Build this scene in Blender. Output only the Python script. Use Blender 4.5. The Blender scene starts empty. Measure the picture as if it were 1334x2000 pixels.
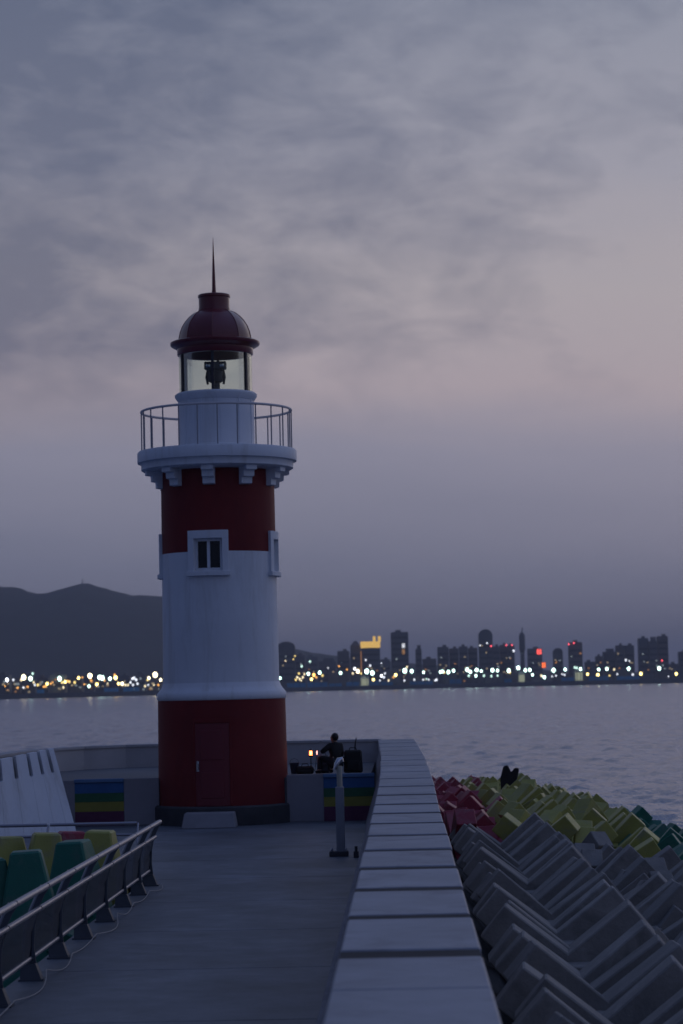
import bpy, bmesh, math, random
import numpy as np
from mathutils import Vector, Matrix, Euler

R = math.radians
SC = bpy.context.scene
COL = SC.collection
random.seed(7)

# ------------------------------------------------------------------ camera
EYE = 3.4
FPX = 85.0 / 36.0 * 2000.0
cam_d = bpy.data.cameras.new('camera')
cam = bpy.data.objects.new('camera', cam_d)
COL.objects.link(cam)
cam_d.sensor_fit = 'VERTICAL'
cam_d.sensor_height = 36.0
cam_d.sensor_width = 24.0
cam_d.lens = 85.0
cam_d.clip_start = 0.1
cam_d.clip_end = 60000.0
ROT = (Matrix.Rotation(R(1.383), 3, 'Z') @ Matrix.Rotation(R(90 + 4.08), 3, 'X')
       @ Matrix.Rotation(R(-1.30), 3, 'Z'))
cam.matrix_world = Matrix.Translation((0, 0, EYE)) @ ROT.to_4x4()
cam_d.dof.use_dof = True
cam_d.dof.focus_distance = 42.0
cam_d.dof.aperture_fstop = 2.3
SC.camera = cam


def at(u, v, Y):
    """world point at depth Y on the sight line through photo pixel (u, v)"""
    d = ROT @ Vector(((u - 667.0) / FPX, -(v - 1000.0) / FPX, -1.0))
    return Vector((0, 0, EYE)) + d * (Y / d.y)


# ------------------------------------------------------------------ world
SUN_AZ = 24.0      # degrees right of the pier axis, ahead of the camera
SUN_EL = 3.0
world = bpy.data.worlds.new('World')
SC.world = world
world.use_nodes = True
wt = world.node_tree
wt.nodes.clear()


def wn(t, **kw):
    n = wt.nodes.new(t)
    for k, v in kw.items():
        setattr(n, k, v)
    return n


def wl(a, b):
    wt.links.new(a, b)


def wmath(op, a, b=None, c=None, clamp=False):
    n = wn('ShaderNodeMath', operation=op)
    n.use_clamp = clamp
    for i, s in enumerate((a, b, c)):
        if s is None:
            continue
        if isinstance(s, (int, float)):
            n.inputs[i].default_value = s
        else:
            wl(s, n.inputs[i])
    return n.outputs[0]


def wramp(fac, stops, interp='LINEAR'):
    n = wn('ShaderNodeValToRGB')
    n.color_ramp.interpolation = interp
    els = n.color_ramp.elements
    while len(els) < len(stops):
        els.new(0.5)
    for e, (p, c) in zip(els, stops):
        e.position = p
        e.color = (*c, 1) if len(c) == 3 else c
    wl(fac, n.inputs[0])
    return n.outputs[0]


def wmix(fac, a, b, mode='MIX'):
    n = wn('ShaderNodeMix', data_type='RGBA', blend_type=mode)
    if isinstance(fac, (int, float)):
        n.inputs[0].default_value = fac
    else:
        wl(fac, n.inputs[0])
    for i, s in ((6, a), (7, b)):
        if isinstance(s, tuple):
            n.inputs[i].default_value = (*s, 1)
        else:
            wl(s, n.inputs[i])
    return n.outputs[2]


tc = wn('ShaderNodeTexCoord')
sx = wn('ShaderNodeSeparateXYZ')
wl(tc.outputs['Generated'], sx.inputs[0])
X_, Y_, Z_ = sx.outputs
zc = wmath('MAXIMUM', Z_, 0.0)
# cloud-deck plane coordinates (a layer seen in perspective)
den = wmath('ADD', zc, 0.15)
px_ = wmath('DIVIDE', X_, den)
py_ = wmath('DIVIDE', Y_, den)
cmb = wn('ShaderNodeCombineXYZ')
wl(px_, cmb.inputs[0])
wl(py_, cmb.inputs[1])
cdir = wn('ShaderNodeCombineXYZ')
wl(X_, cdir.inputs[0])
wl(Y_, cdir.inputs[1])
wl(wmath('MULTIPLY', Z_, 1.9), cdir.inputs[2])


def wnoise(vec, scale, detail, rough, offs, stretch=(1, 1, 1), dist=0.0):
    mp = wn('ShaderNodeMapping')
    mp.inputs['Location'].default_value = offs
    mp.inputs['Scale'].default_value = stretch
    wl(vec, mp.inputs[0])
    n = wn('ShaderNodeTexNoise')
    n.inputs['Scale'].default_value = scale
    n.inputs['Detail'].default_value = detail
    n.inputs['Roughness'].default_value = rough
    n.inputs['Distortion'].default_value = dist
    wl(mp.outputs[0], n.inputs[0])
    return n.outputs[0]


n_big = wnoise(cdir.outputs[0], 5.5, 3, 0.5, (3.1, 1.7, 0), (1, 1, 1), 0.3)
n_mid = wnoise(cdir.outputs[0], 19.0, 7, 0.56, (7.3, 2.2, 1), (1, 1, 1.15), 0.5)
n_fin = wnoise(cdir.outputs[0], 44.0, 5, 0.55, (1.2, 5.2, 2), (1, 1, 1), 0.4)
n_streak = wnoise(cdir.outputs[0], 9.0, 5, 0.5, (9.0, 4.0, 3), (0.6, 0.6, 1.3), 0.4)

# jitter the elevation so that the bands are not ruled lines
zj = wmath('ADD', zc, wmath('MULTIPLY', wmath('SUBTRACT', n_streak, 0.5), 0.035))
zj = wmath('ADD', zj, wmath('MULTIPLY', X_, 0.035))
base = wramp(zj, [
    (0.0, (0.165, 0.168, 0.232)),
    (0.050, (0.185, 0.196, 0.272)),
    (0.095, (0.262, 0.258, 0.330)),
    (0.120, (0.380, 0.330, 0.362)),
    (0.165, (0.375, 0.345, 0.370)),
    (0.210, (0.310, 0.308, 0.362)),
    (0.290, (0.225, 0.248, 0.318)),
    (0.45, (0.225, 0.265, 0.395)),
    (1.0, (0.195, 0.275, 0.530)),
])
# cloud bank: thicker to the left and overhead
side = wmath('MULTIPLY_ADD', X_, -4.4, 0.22)
lift = wmath('MULTIPLY_ADD', zc, 1.9, -0.26)
m0 = wmath('ADD', wmath('ADD', side, lift), wmath('MULTIPLY', wmath('SUBTRACT', n_big, 0.5), 1.1))
m0 = wmath('ADD', m0, wmath('MULTIPLY', wmath('SUBTRACT', n_mid, 0.5), 1.6))
m0 = wmath('ADD', m0, wmath('MULTIPLY', wmath('SUBTRACT', n_fin, 0.5), 0.85), clamp=True)
above = wmath('MULTIPLY', wmath('SUBTRACT', zc, 0.095), 22.0, clamp=True)
m1 = wmath('MULTIPLY', wmath('MULTIPLY', m0, above), 0.62)
sky_c = wmix(m1, base, (0.046, 0.070, 0.138))
# brighter toward the afterglow, darker behind the camera
saz = R(SUN_AZ)
dotv = wmath('ADD', wmath('MULTIPLY', X_, math.sin(saz)), wmath('MULTIPLY', Y_, math.cos(saz)))
glow = wramp(wmath('MULTIPLY_ADD', dotv, 0.5, 0.5), [
    (0.0, (0.30, 0.37, 0.53)),
    (0.5, (0.58, 0.63, 0.76)),
    (0.90, (0.92, 0.92, 0.94)),
    (1.0, (1.05, 1.03, 1.02)),
])
sky_c = wmix(1.0, sky_c, glow, 'MULTIPLY')
bg1 = wn('ShaderNodeBackground')
wl(sky_c, bg1.inputs[0])
bg1.inputs[1].default_value = 1.18
nish = wn('ShaderNodeTexSky', sky_type='NISHITA')
nish.sun_disc = False
nish.sun_elevation = R(SUN_EL)
nish.sun_rotation = R(SUN_AZ)
nish.altitude = 0
nish.air_density = 1.0
nish.dust_density = 2.0
bg2 = wn('ShaderNodeBackground')
wl(nish.outputs[0], bg2.inputs[0])
bg2.inputs[1].default_value = 0.0015
add = wn('ShaderNodeAddShader')
wl(bg1.outputs[0], add.inputs[0])
wl(bg2.outputs[0], add.inputs[1])
wo = wn('ShaderNodeOutputWorld')
wl(add.outputs[0], wo.inputs[0])

# ------------------------------------------------------------------ sun
sl = bpy.data.lights.new('sun', 'SUN')
sl.energy = 0.06
sl.angle = R(25)
sl.color = (1.0, 0.86, 0.80)
sun = bpy.data.objects.new('sun', sl)
COL.objects.link(sun)
sd = Vector((math.sin(saz) * math.cos(R(12)), math.cos(saz) * math.cos(R(12)), math.sin(R(12))))
sun.rotation_euler = (-sd).to_track_quat('-Z', 'Y').to_euler()
sun.location = (20, 40, 40)

# ------------------------------------------------------------------ exposure
SC.view_settings.view_transform = 'Standard'
SC.view_settings.look = 'None'
SC.view_settings.exposure = 0.0
SC.view_settings.gamma = 1.0
SC.view_settings.use_curve_mapping = False
SC.render.engine = 'CYCLES'
SC.cycles.use_denoising = True
SC.cycles.max_bounces = 8
SC.cycles.volume_bounces = 0
SC.cycles.transparent_max_bounces = 16
SC.cycles.sample_clamp_indirect = 4.0

# ================================================================== helpers


def material(name, col, rough=0.7, var=0.0, vscale=1.5, bump=0.0, bscale=20.0, metallic=0.0,
             spec=0.4, emit=None, estr=0.0, stain=None, rnd=0.0, coat=0.0, sstretch=(1, 1, 1)):
    m = bpy.data.materials.new(name)
    m.use_nodes = True
    nt = m.node_tree
    b = nt.nodes['Principled BSDF']
    b.inputs['Roughness'].default_value = rough
    b.inputs['Metallic'].default_value = metallic
    b.inputs['Specular IOR Level'].default_value = spec
    b.inputs['Coat Weight'].default_value = coat
    b.inputs['Base Color'].default_value = (*col, 1)
    if emit:
        b.inputs['Emission Color'].default_value = (*emit, 1)
        b.inputs['Emission Strength'].default_value = estr
    if var or bump or stain or rnd:
        g = nt.nodes.new('ShaderNodeNewGeometry')
        cur = None

        def mixc(fac, a, bcol, mode='MIX'):
            n = nt.nodes.new('ShaderNodeMix')
            n.data_type = 'RGBA'
            n.blend_type = mode
            if isinstance(fac, (int, float)):
                n.inputs[0].default_value = fac
            else:
                nt.links.new(fac, n.inputs[0])
            for i, s in ((6, a), (7, bcol)):
                if isinstance(s, tuple):
                    n.inputs[i].default_value = (*s, 1)
                else:
                    nt.links.new(s, n.inputs[i])
            return n.outputs[2]

        def noise(scale, detail=5, rough_=0.6, stretch=(1, 1, 1), dist=0.0):
            mp = nt.nodes.new('ShaderNodeMapping')
            mp.inputs['Scale'].default_value = stretch
            nt.links.new(g.outputs['Position'], mp.inputs[0])
            n = nt.nodes.new('ShaderNodeTexNoise')
            n.inputs['Scale'].default_value = scale
            n.inputs['Detail'].default_value = detail
            n.inputs['Roughness'].default_value = rough_
            n.inputs['Distortion'].default_value = dist
            nt.links.new(mp.outputs[0], n.inputs[0])
            return n.outputs[0]

        def ramp(fac, lo, hi):
            n = nt.nodes.new('ShaderNodeMapRange')
            n.inputs['From Min'].default_value = lo
            n.inputs['From Max'].default_value = hi
            nt.links.new(fac, n.inputs['Value'])
            return n.outputs[0]

        cur = col
        if var:
            lo = tuple(c * (1 - var) for c in col)
            hi = tuple(min(1, c * (1 + var)) for c in col)
            cur = mixc(ramp(noise(vscale), 0.3, 0.7), lo, hi)
            cur = mixc(ramp(noise(vscale * 9, 4), 0.25, 0.75),
                       mixc(1.0, cur, (1 - var * .6,) * 3, 'MULTIPLY'), cur)
        if stain:
            scol, amt, ssc = stain
            f = ramp(noise(ssc, 7, 0.68, sstretch, 0.6), 0.50, 0.72)
            mm = nt.nodes.new('ShaderNodeMath')
            mm.operation = 'MULTIPLY'
            mm.inputs[1].default_value = amt
            nt.links.new(f, mm.inputs[0])
            cur = mixc(mm.outputs[0], cur, scol)
        if rnd:
            oi = nt.nodes.new('ShaderNodeObjectInfo')
            r_ = nt.nodes.new('ShaderNodeMapRange')
            r_.inputs['To Min'].default_value = 1 - rnd
            r_.inputs['To Max'].default_value = 1 + rnd * .5
            nt.links.new(oi.outputs['Random'], r_.inputs['Value'])
            v3 = nt.nodes.new('ShaderNodeCombineXYZ')
            for i in range(3):
                nt.links.new(r_.outputs[0], v3.inputs[i])
            cur = mixc(1.0, cur, v3.outputs[0], 'MULTIPLY')
        if not isinstance(cur, tuple):
            nt.links.new(cur, b.inputs['Base Color'])
        if bump:
            bp = nt.nodes.new('ShaderNodeBump')
            bp.inputs['Strength'].default_value = bump
            bp.inputs['Distance'].default_value = 0.02
            nt.links.new(noise(bscale, 6, 0.65), bp.inputs['Height'])
            nt.links.new(bp.outputs[0], b.inputs['Normal'])
    return m


class MB:
    def __init__(self):
        self.v, self.f = [], []

    def poly(self, pts, faces):
        o = len(self.v)
        self.v += [tuple(p) for p in pts]
        self.f += [tuple(o + i for i in f) for f in faces]
        return self

    def box(self, c, s, rot=None):
        hx, hy, hz = s[0] / 2, s[1] / 2, s[2] / 2
        pts = [Vector((x, y, z)) for x in (-hx, hx) for y in (-hy, hy) for z in (-hz, hz)]
        if rot is not None:
            pts = [rot @ p for p in pts]
        pts = [p + Vector(c) for p in pts]
        return self.poly(pts, [(0, 1, 3, 2), (4, 6, 7, 5), (0, 4, 5, 1), (2, 3, 7, 6), (0, 2, 6, 4), (1, 5, 7, 3)])

    def hexa(self, bottom, top):
        """frustum from 4 bottom and 4 top points (same winding)"""
        return self.poly(list(bottom) + list(top),
                         [(3, 2, 1, 0), (4, 5, 6, 7), (0, 1, 5, 4), (1, 2, 6, 5), (2, 3, 7, 6), (3, 0, 4, 7)])

    def prism(self, outline, vec):
        n = len(outline)
        a = [Vector(p) for p in outline]
        b = [p + Vector(vec) for p in a]
        fs = [tuple(range(n - 1, -1, -1)), tuple(range(n, 2 * n))]
        fs += [(i, (i + 1) % n, n + (i + 1) % n, n + i) for i in range(n)]
        return self.poly(a + b, fs)

    def tube(self, pts, r, n=10, closed=False, taper=None, caps=True):
        pts = [Vector(p) for p in pts]
        m = len(pts)
        rings = []
        prev = None
        for i, p in enumerate(pts):
            if closed:
                t = pts[(i + 1) % m] - pts[i - 1]
            else:
                t = pts[min(i + 1, m - 1)] - pts[max(i - 1, 0)]
            t.normalize()
            up = Vector((0, 0, 1)) if abs(t.z) < 0.95 else Vector((0, 1, 0))
            if prev is not None and not closed:
                up = prev
            sx_ = t.cross(up).normalized()
            sy_ = sx_.cross(t).normalized()
            prev = sy_
            rr = r if taper is None else taper[i]
            rings.append([p + sx_ * (rr * math.cos(2 * math.pi * k / n)) + sy_ * (rr * math.sin(2 * math.pi * k / n))
                          for k in range(n)])
        vs = [q for ring in rings for q in ring]
        fs = []
        for i in range(m if closed else m - 1):
            j = (i + 1) % m
            for k in range(n):
                l = (k + 1) % n
                fs.append((i * n + k, i * n + l, j * n + l, j * n + k))
        if not closed and caps:
            fs.append(tuple(range(n - 1, -1, -1)))
            fs.append(tuple((m - 1) * n + k for k in range(n)))
        return self.poly(vs, fs)

    def lathe(self, c, prof, n=64, a0=0.0, cap=True):
        """closed turn of (r, z) profile about a vertical axis at c"""
        vs, fs = [], []
        m = len(prof)
        for (r, z) in prof:
            for k in range(n):
                a = a0 + 2 * math.pi * k / n
                vs.append((c[0] + r * math.sin(a), c[1] - r * math.cos(a), c[2] + z))
        for i in range(m - 1):
            for k in range(n):
                l = (k + 1) % n
                fs.append((i * n + k, i * n + l, (i + 1) * n + l, (i + 1) * n + k))
        if cap:
            fs.append(tuple(range(n - 1, -1, -1)))
            fs.append(tuple((m - 1) * n + k for k in range(n)))
        return self.poly(vs, fs)

    def arcbox(self, c, a0, a1, r0, r1, z0, z1, n=6):
        """curved box between two angles, radii and heights (angle 0 faces -Y)"""
        vs, fs = [], []
        for k in range(n + 1):
            a = a0 + (a1 - a0) * k / n
            s, q = math.sin(a), -math.cos(a)
            for r, z in ((r0, z0), (r1, z0), (r1, z1), (r0, z1)):
                vs.append((c[0] + r * s, c[1] + r * q, c[2] + z))
        for k in range(n):
            for i in range(4):
                j = (i + 1) % 4
                fs.append((k * 4 + i, k * 4 + j, k * 4 + 4 + j, k * 4 + 4 + i))
        fs.append((3, 2, 1, 0))
        fs.append((n * 4, n * 4 + 1, n * 4 + 2, n * 4 + 3))
        return self.poly(vs, fs)

    def mesh(self, name, mat, smooth=False, bevel=0.0, angle=35):
        me = bpy.data.meshes.new(name)
        me.from_pydata(self.v, [], self.f)
        bm = bmesh.new()
        bm.from_mesh(me)
        bmesh.ops.recalc_face_normals(bm, faces=bm.faces)
        if bevel:
            es = [e for e in bm.edges if len(e.link_faces) == 2 and e.calc_face_angle(0) > 0.4]
            bmesh.ops.bevel(bm, geom=es, offset=bevel, segments=1, affect='EDGES', clamp_overlap=True)
        bm.to_mesh(me)
        bm.free()
        if mat:
            me.materials.append(mat)
        if smooth:
            me.shade_smooth()
            me.set_sharp_from_angle(angle=R(angle))
        return me


def link(name, me, parent=None, loc=None):
    o = bpy.data.objects.new(name, me)
    COL.objects.link(o)
    if parent is not None:
        o.parent = parent
    if loc is not None:
        o.location = loc
    return o


def part(name, mb, mat, parent, smooth=False, bevel=0.0, angle=35):
    return link(name, mb.mesh(name, mat, smooth, bevel, angle), parent)


def tag(o, label=None, cat=None, group=None, kind=None):
    if label:
        o['label'] = label
    if cat:
        o['category'] = cat
    if group:
        o['group'] = group
    if kind:
        o['kind'] = kind
    return o


def thing(name, loc, label, cat, group=None, rz=0.0):
    o = bpy.data.objects.new(name, None)
    o.empty_display_size = 0.2
    COL.objects.link(o)
    o.location = loc
    o.rotation_euler = (0, 0, rz)
    return tag(o, label, cat, group)


ORD = ['nearest', 'second', 'third', 'fourth', 'fifth', 'sixth', 'seventh', 'eighth', 'ninth', 'tenth', 'eleventh',
       'twelfth', 'thirteenth', 'fourteenth', 'fifteenth', 'sixteenth', 'seventeenth', 'eighteenth', 'nineteenth',
       'twentieth']


def ordinal(i, first='first'):
    if i == 0:
        return first
    if i < 20:
        return ORD[i]
    tens = {2: 'twenty', 3: 'thirty', 4: 'forty', 5: 'fifty', 6: 'sixty', 7: 'seventy', 8: 'eighty', 9: 'ninety'}
    n = i + 1
    if n % 10 == 0:
        return tens[n // 10][:-1] + 'ieth'
    return tens[n // 10] + '-' + (['first'] + ORD[1:])[n % 10 - 1]


# ================================================================== materials
M = {}
M['white'] = material('white_paint', (0.74, 0.76, 0.80), 0.55, 0.05, 0.8, 0.15, 60, stain=((0.42, 0.40, 0.37), 0.5, 0.9), sstretch=(2.4, 2.4, 0.28))
M['red'] = material('red_paint', (0.185, 0.020, 0.021), 0.6, 0.12, 0.9, 0.15, 60, spec=0.2, stain=((0.10, 0.012, 0.018), 0.4, 0.8), sstretch=(2.0, 2.0, 0.4))
M['red_gloss'] = material('red_metal', (0.155, 0.012, 0.020), 0.30, 0.08, 1.2, spec=0.5, coat=0.3)
M['door_red'] = material('door_paint', (0.170, 0.020, 0.030), 0.45, 0.06, 1.0)
M['plinth'] = material('plinth_paint', (0.055, 0.055, 0.062), 0.8, 0.2, 2.0, 0.2, 25)
M['coping'] = material('coping_concrete', (0.33, 0.345, 0.385), 0.55, 0.16, 0.9, 0.3, 30, stain=((0.17, 0.175, 0.20), 0.85, 1.1), rnd=0.05)
M['wallc'] = material('wall_concrete', (0.26, 0.25, 0.265), 0.85, 0.12, 0.9, 0.35, 22, stain=((0.15, 0.145, 0.15), 0.55, 0.7))
M['deckc'] = material('deck_concrete', (0.150, 0.166, 0.192), 0.56, 0.42, 0.42, 0.35, 22, stain=((0.070, 0.080, 0.096), 0.95, 0.42), rnd=0.06)
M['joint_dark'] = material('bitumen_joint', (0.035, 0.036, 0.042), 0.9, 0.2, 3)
M['joint'] = material('joint_fill', (0.06, 0.06, 0.062), 0.9)
M['parapet'] = material('parapet_concrete', (0.42, 0.41, 0.42), 0.85, 0.10, 0.5, 0.3, 20, stain=((0.24, 0.23, 0.24), 0.55, 0.5), sstretch=(1, 1, 0.4))
M['greyp'] = material('grey_panel', (0.27, 0.26, 0.285), 0.8, 0.1, 1.0, 0.2, 20)
M['armour'] = material('armour_concrete', (0.285, 0.270, 0.250), 0.85, 0.22, 0.9, 0.6, 14, stain=((0.12, 0.115, 0.105), 0.85, 0.9), rnd=0.14)
M['armour_red'] = material('armour_red', (0.33, 0.034, 0.062), 0.5, 0.14, 0.9, 0.4, 14, stain=((0.24, 0.15, 0.16), 0.7, 1.9), rnd=0.15)
M['armour_yellow'] = material('armour_yellow', (0.37, 0.355, 0.085), 0.5, 0.14, 0.9, 0.4, 14, stain=((0.28, 0.27, 0.19), 0.7, 1.9), rnd=0.15)
M['armour_green'] = material('armour_green', (0.014, 0.16, 0.105), 0.5, 0.14, 0.9, 0.4, 14, stain=((0.10, 0.15, 0.13), 0.7, 1.9), rnd=0.15)
M['armour_blue'] = material('armour_blue', (0.03, 0.16, 0.50), 0.5, 0.14, 0.9, 0.4, 14, rnd=0.1)
M['steel'] = material('rail_steel', (0.33, 0.33, 0.37), 0.45, 0.05, 3.0, metallic=0.85)
M['post'] = material('post_paint', (0.085, 0.095, 0.115), 0.45, 0.08, 3.0, metallic=0.2)
M['post_edge'] = material('post_edge', (0.34, 0.35, 0.39), 0.4, metallic=0.5)
M['dark_metal'] = material('dark_metal', (0.05, 0.045, 0.055), 0.45, metallic=0.4)
M['rail_tan'] = material('gallery_rail', (0.62, 0.58, 0.58), 0.45)
M['baluster'] = material('baluster_paint', (0.30, 0.30, 0.33), 0.5)
M['platform'] = material('platform_concrete', (0.13, 0.137, 0.155), 0.85, 0.12, 0.6, 0.3, 20)
M['rubble'] = material('rubble_stone', (0.05, 0.05, 0.052), 0.95, 0.3, 0.9, 0.8, 3)
M['cable'] = material('pale_cable', (0.30, 0.30, 0.31), 0.5)
M['black'] = material('black_cloth', (0.012, 0.012, 0.014), 0.85, 0.2, 8)
M['navy'] = material('navy_plastic', (0.03, 0.04, 0.07), 0.5)
M['skin'] = material('skin', (0.42, 0.26, 0.19), 0.55)
M['hair'] = material('hair', (0.010, 0.009, 0.009), 0.5)
M['trouser'] = material('trouser', (0.018, 0.019, 0.028), 0.85)
M['chrome'] = material('bright_metal', (0.55, 0.56, 0.60), 0.22, metallic=1.0)
M['ivory'] = material('ivory_pipe', (0.36, 0.35, 0.30), 0.5)
M['greypost'] = material('grey_post', (0.24, 0.25, 0.28), 0.55, 0.08, 3)


def glass_material(name, tint, refl=1.0, dark=None):
    m = bpy.data.materials.new(name)
    m.use_nodes = True
    nt = m.node_tree
    nt.nodes.clear()
    out = nt.nodes.new('ShaderNodeOutputMaterial')
    gl = nt.nodes.new('ShaderNodeBsdfGlossy')
    gl.inputs['Roughness'].default_value = 0.05
    gl.inputs['Color'].default_value = (refl, refl, refl, 1)
    if dark:
        tr = nt.nodes.new('ShaderNodeBsdfDiffuse')
        tr.inputs[0].default_value = (*dark, 1)
    else:
        tr = nt.nodes.new('ShaderNodeBsdfTransparent')
        tr.inputs[0].default_value = (*tint, 1)
    fr = nt.nodes.new('ShaderNodeFresnel')
    fr.inputs[0].default_value = 1.5
    mx = nt.nodes.new('ShaderNodeMixShader')
    sc_ = nt.nodes.new('ShaderNodeMath')
    sc_.operation = 'MULTIPLY'
    sc_.inputs[1].default_value = 0.75 if dark else 0.4
    nt.links.new(fr.outputs[0], sc_.inputs[0])
    nt.links.new(sc_.outputs[0], mx.inputs[0])
    nt.links.new(tr.outputs[0], mx.inputs[1])
    nt.links.new(gl.outputs[0], mx.inputs[2])
    nt.links.new(mx.outputs[0], out.inputs[0])
    return m


M['lantern_glass'] = glass_material('lantern_glass', (0.95, 0.985, 0.95))
M['tint'] = glass_material('tinted_infill', (0.30, 0.36, 0.44))
M['window_glass'] = glass_material('window_glass', (1, 1, 1), 1.0, (0.010, 0.013, 0.016))


def emitter(name, col, s):
    m = bpy.data.materials.new(name)
    m.use_nodes = True
    nt = m.node_tree
    nt.nodes.clear()
    e = nt.nodes.new('ShaderNodeEmission')
    e.inputs[0].default_value = (*col, 1)
    e.inputs[1].default_value = s
    o = nt.nodes.new('ShaderNodeOutputMaterial')
    nt.links.new(e.outputs[0], o.inputs[0])
    return m


# ================================================================== sea
SEA = -2.6


def sea_material():
    m = bpy.data.materials.new('sea_water')
    m.use_nodes = True
    nt = m.node_tree
    b = nt.nodes['Principled BSDF']
    b.inputs['Base Color'].default_value = (0.075, 0.155, 0.29, 1)
    b.inputs['Roughness'].default_value = 0.17
    b.inputs['IOR'].default_value = 1.45
    b.inputs['Specular Tint'].default_value = (0.86, 0.94, 1.0, 1)
    b.inputs['Specular IOR Level'].default_value = 0.5
    g = nt.nodes.new('ShaderNodeNewGeometry')
    hs = []
    for sc, st, d in ((0.9, (1.0, 0.75, 1), 4), (0.22, (0.7, 1.0, 1), 3)):
        mp = nt.nodes.new('ShaderNodeMapping')
        mp.inputs['Scale'].default_value = st
        nt.links.new(g.outputs['Position'], mp.inputs[0])
        n = nt.nodes.new('ShaderNodeTexNoise')
        n.inputs['Scale'].default_value = sc
        n.inputs['Detail'].default_value = d
        n.inputs['Roughness'].default_value = 0.6
        nt.links.new(mp.outputs[0], n.inputs[0])
        hs.append(n.outputs[0])
    b1 = nt.nodes.new('ShaderNodeBump')
    b1.inputs['Strength'].default_value = 1.0
    b1.inputs['Distance'].default_value = 0.36
    nt.links.new(hs[0], b1.inputs['Height'])
    b2 = nt.nodes.new('ShaderNodeBump')
    b2.inputs['Strength'].default_value = 1.0
    b2.inputs['Distance'].default_value = 0.12
    nt.links.new(hs[1], b2.inputs['Height'])
    nt.links.new(b1.outputs[0], b2.inputs['Normal'])
    nt.links.new(b2.outputs[0], b.inputs['Normal'])
    return m


def graded(lo, hi, s0, g):
    out = [lo]
    s = s0
    while out[-1] < hi:
        out.append(out[-1] + s)
        s *= g
    return out


ys = graded(40, 900, 0.55, 1.006) + graded(960, 12000, 90, 1.25)
ys = [-12000, -3000, -800, -200, -60, 0, 20] + ys
xr = graded(0, 210, 0.75, 1.004) + graded(230, 12000, 30, 1.35)
xs = [-x for x in reversed(xr[1:])] + xr
xs_, ys_ = np.array(xs), np.array(ys)
GX, GY = np.meshgrid(xs_, ys_)
rng = np.random.RandomState(3)
GZ = np.zeros_like(GX)
for k in range(46):
    wl_ = 0.9 * (2.9 / 0.9) ** rng.rand()
    th = rng.normal(R(255), 0.75)
    amp = 0.0098 * wl_ ** 0.9
    GZ += amp * np.sin((GX * math.cos(th) + GY * math.sin(th)) * 2 * math.pi / wl_ + rng.rand() * 6.28)
fade = np.clip((860 - GY) / 300, 0, 1) * np.clip((205 - np.abs(GX)) / 40, 0, 1) * np.clip((GY - 42) / 5, 0, 1)
GZ = GZ * fade
me = bpy.data.meshes.new('sea')
vv = np.stack([GX, GY, GZ + SEA], -1).reshape(-1, 3)
ny, nx = GX.shape
ii = (np.arange(ny - 1)[:, None] * nx + np.arange(nx - 1)[None, :]).reshape(-1)
ff = np.stack([ii, ii + 1, ii + nx + 1, ii + nx], -1)
me.vertices.add(len(vv))
me.vertices.foreach_set('co', vv.ravel())
me.loops.add(ff.size)
me.loops.foreach_set('vertex_index', ff.ravel())
me.polygons.add(len(ff))
me.polygons.foreach_set('loop_start', np.arange(0, ff.size, 4))
me.polygons.foreach_set('loop_total', np.full(len(ff), 4))
me.update()
me.validate()
me.shade_smooth()
me.materials.append(sea_material())
tag(link('sea', me), 'choppy grey lilac sea stretching to the far shore', kind='structure')

# ================================================================== pier deck and sea wall
RAILX = -4.47
WALLX0, WALLX1 = -0.535, 0.528


def wall_shift(y):
    t = min(1, max(0, (y - 44) / 28.0))
    return -0.28 * t * t


def wall_top(y):
    t = min(1, max(0, (y - 40) / 31.0))
    return 1.40 + 0.36 * t


deck = thing('pier_deck', (0, 0, 0), 'grey concrete pier deck of long cast slabs', None)
deck['kind'] = 'structure'
mb = MB()
mb.box((-1.85, 30, -1.65), (5.3, 64, 3.1))           # pier core
mb.box((-6.2, 58.5, -1.65), (9.6, 25.6, 3.09))       # pier head core
part('core', mb, M['joint'], deck)
yy = 2.0
i = 0
while yy < 60.0:
    L = 4.6
    mb = MB()
    x0 = RAILX - 0.22 if yy < 43 else -10.7
    mb.box(((x0 - 0.62) / 2, yy + L / 2 - 0.012, -0.06), (-0.62 - x0, L - 0.024, 0.12))
    part('deck_slab', mb, M['deckc'], deck, bevel=0.008)
    yy += L
    i += 1
mb = MB()
mb.box((-0.78, 31, 0.035), (0.34, 60, 0.07))
part('kerb', mb, M['wallc'], deck, bevel=0.01)

wall = thing('sea_wall', (0, 0, 0), 'long battered concrete sea wall topped with pale coping slabs', 'wall')
mb = MB()
Ys = [2] + [4 + 2 * k for k in range(34)] + [71.6]
prof = []
for y in Ys:
    s, t = wall_shift(y), wall_top(y) - 0.27
    prof.append([(-0.96 + s, y, -0.1), (-0.50 + s, y, t), (0.50 + s, y, t), (0.57 + s, y, -3.2), (-0.96 + s, y, -3.2)])
vs = [p for r_ in prof for p in r_]
fs = []
for k in range(len(Ys) - 1):
    for q in range(5):
        w = (q + 1) % 5
        fs.append((k * 5 + q, k * 5 + w, k * 5 + 5 + w, k * 5 + 5 + q))
fs.append((0, 1, 2, 3, 4))
fs.append(tuple((len(Ys) - 1) * 5 + q for q in (4, 3, 2, 1, 0)))
mb.poly(vs, fs)
part('wall_body', mb, M['wallc'], wall)
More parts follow.
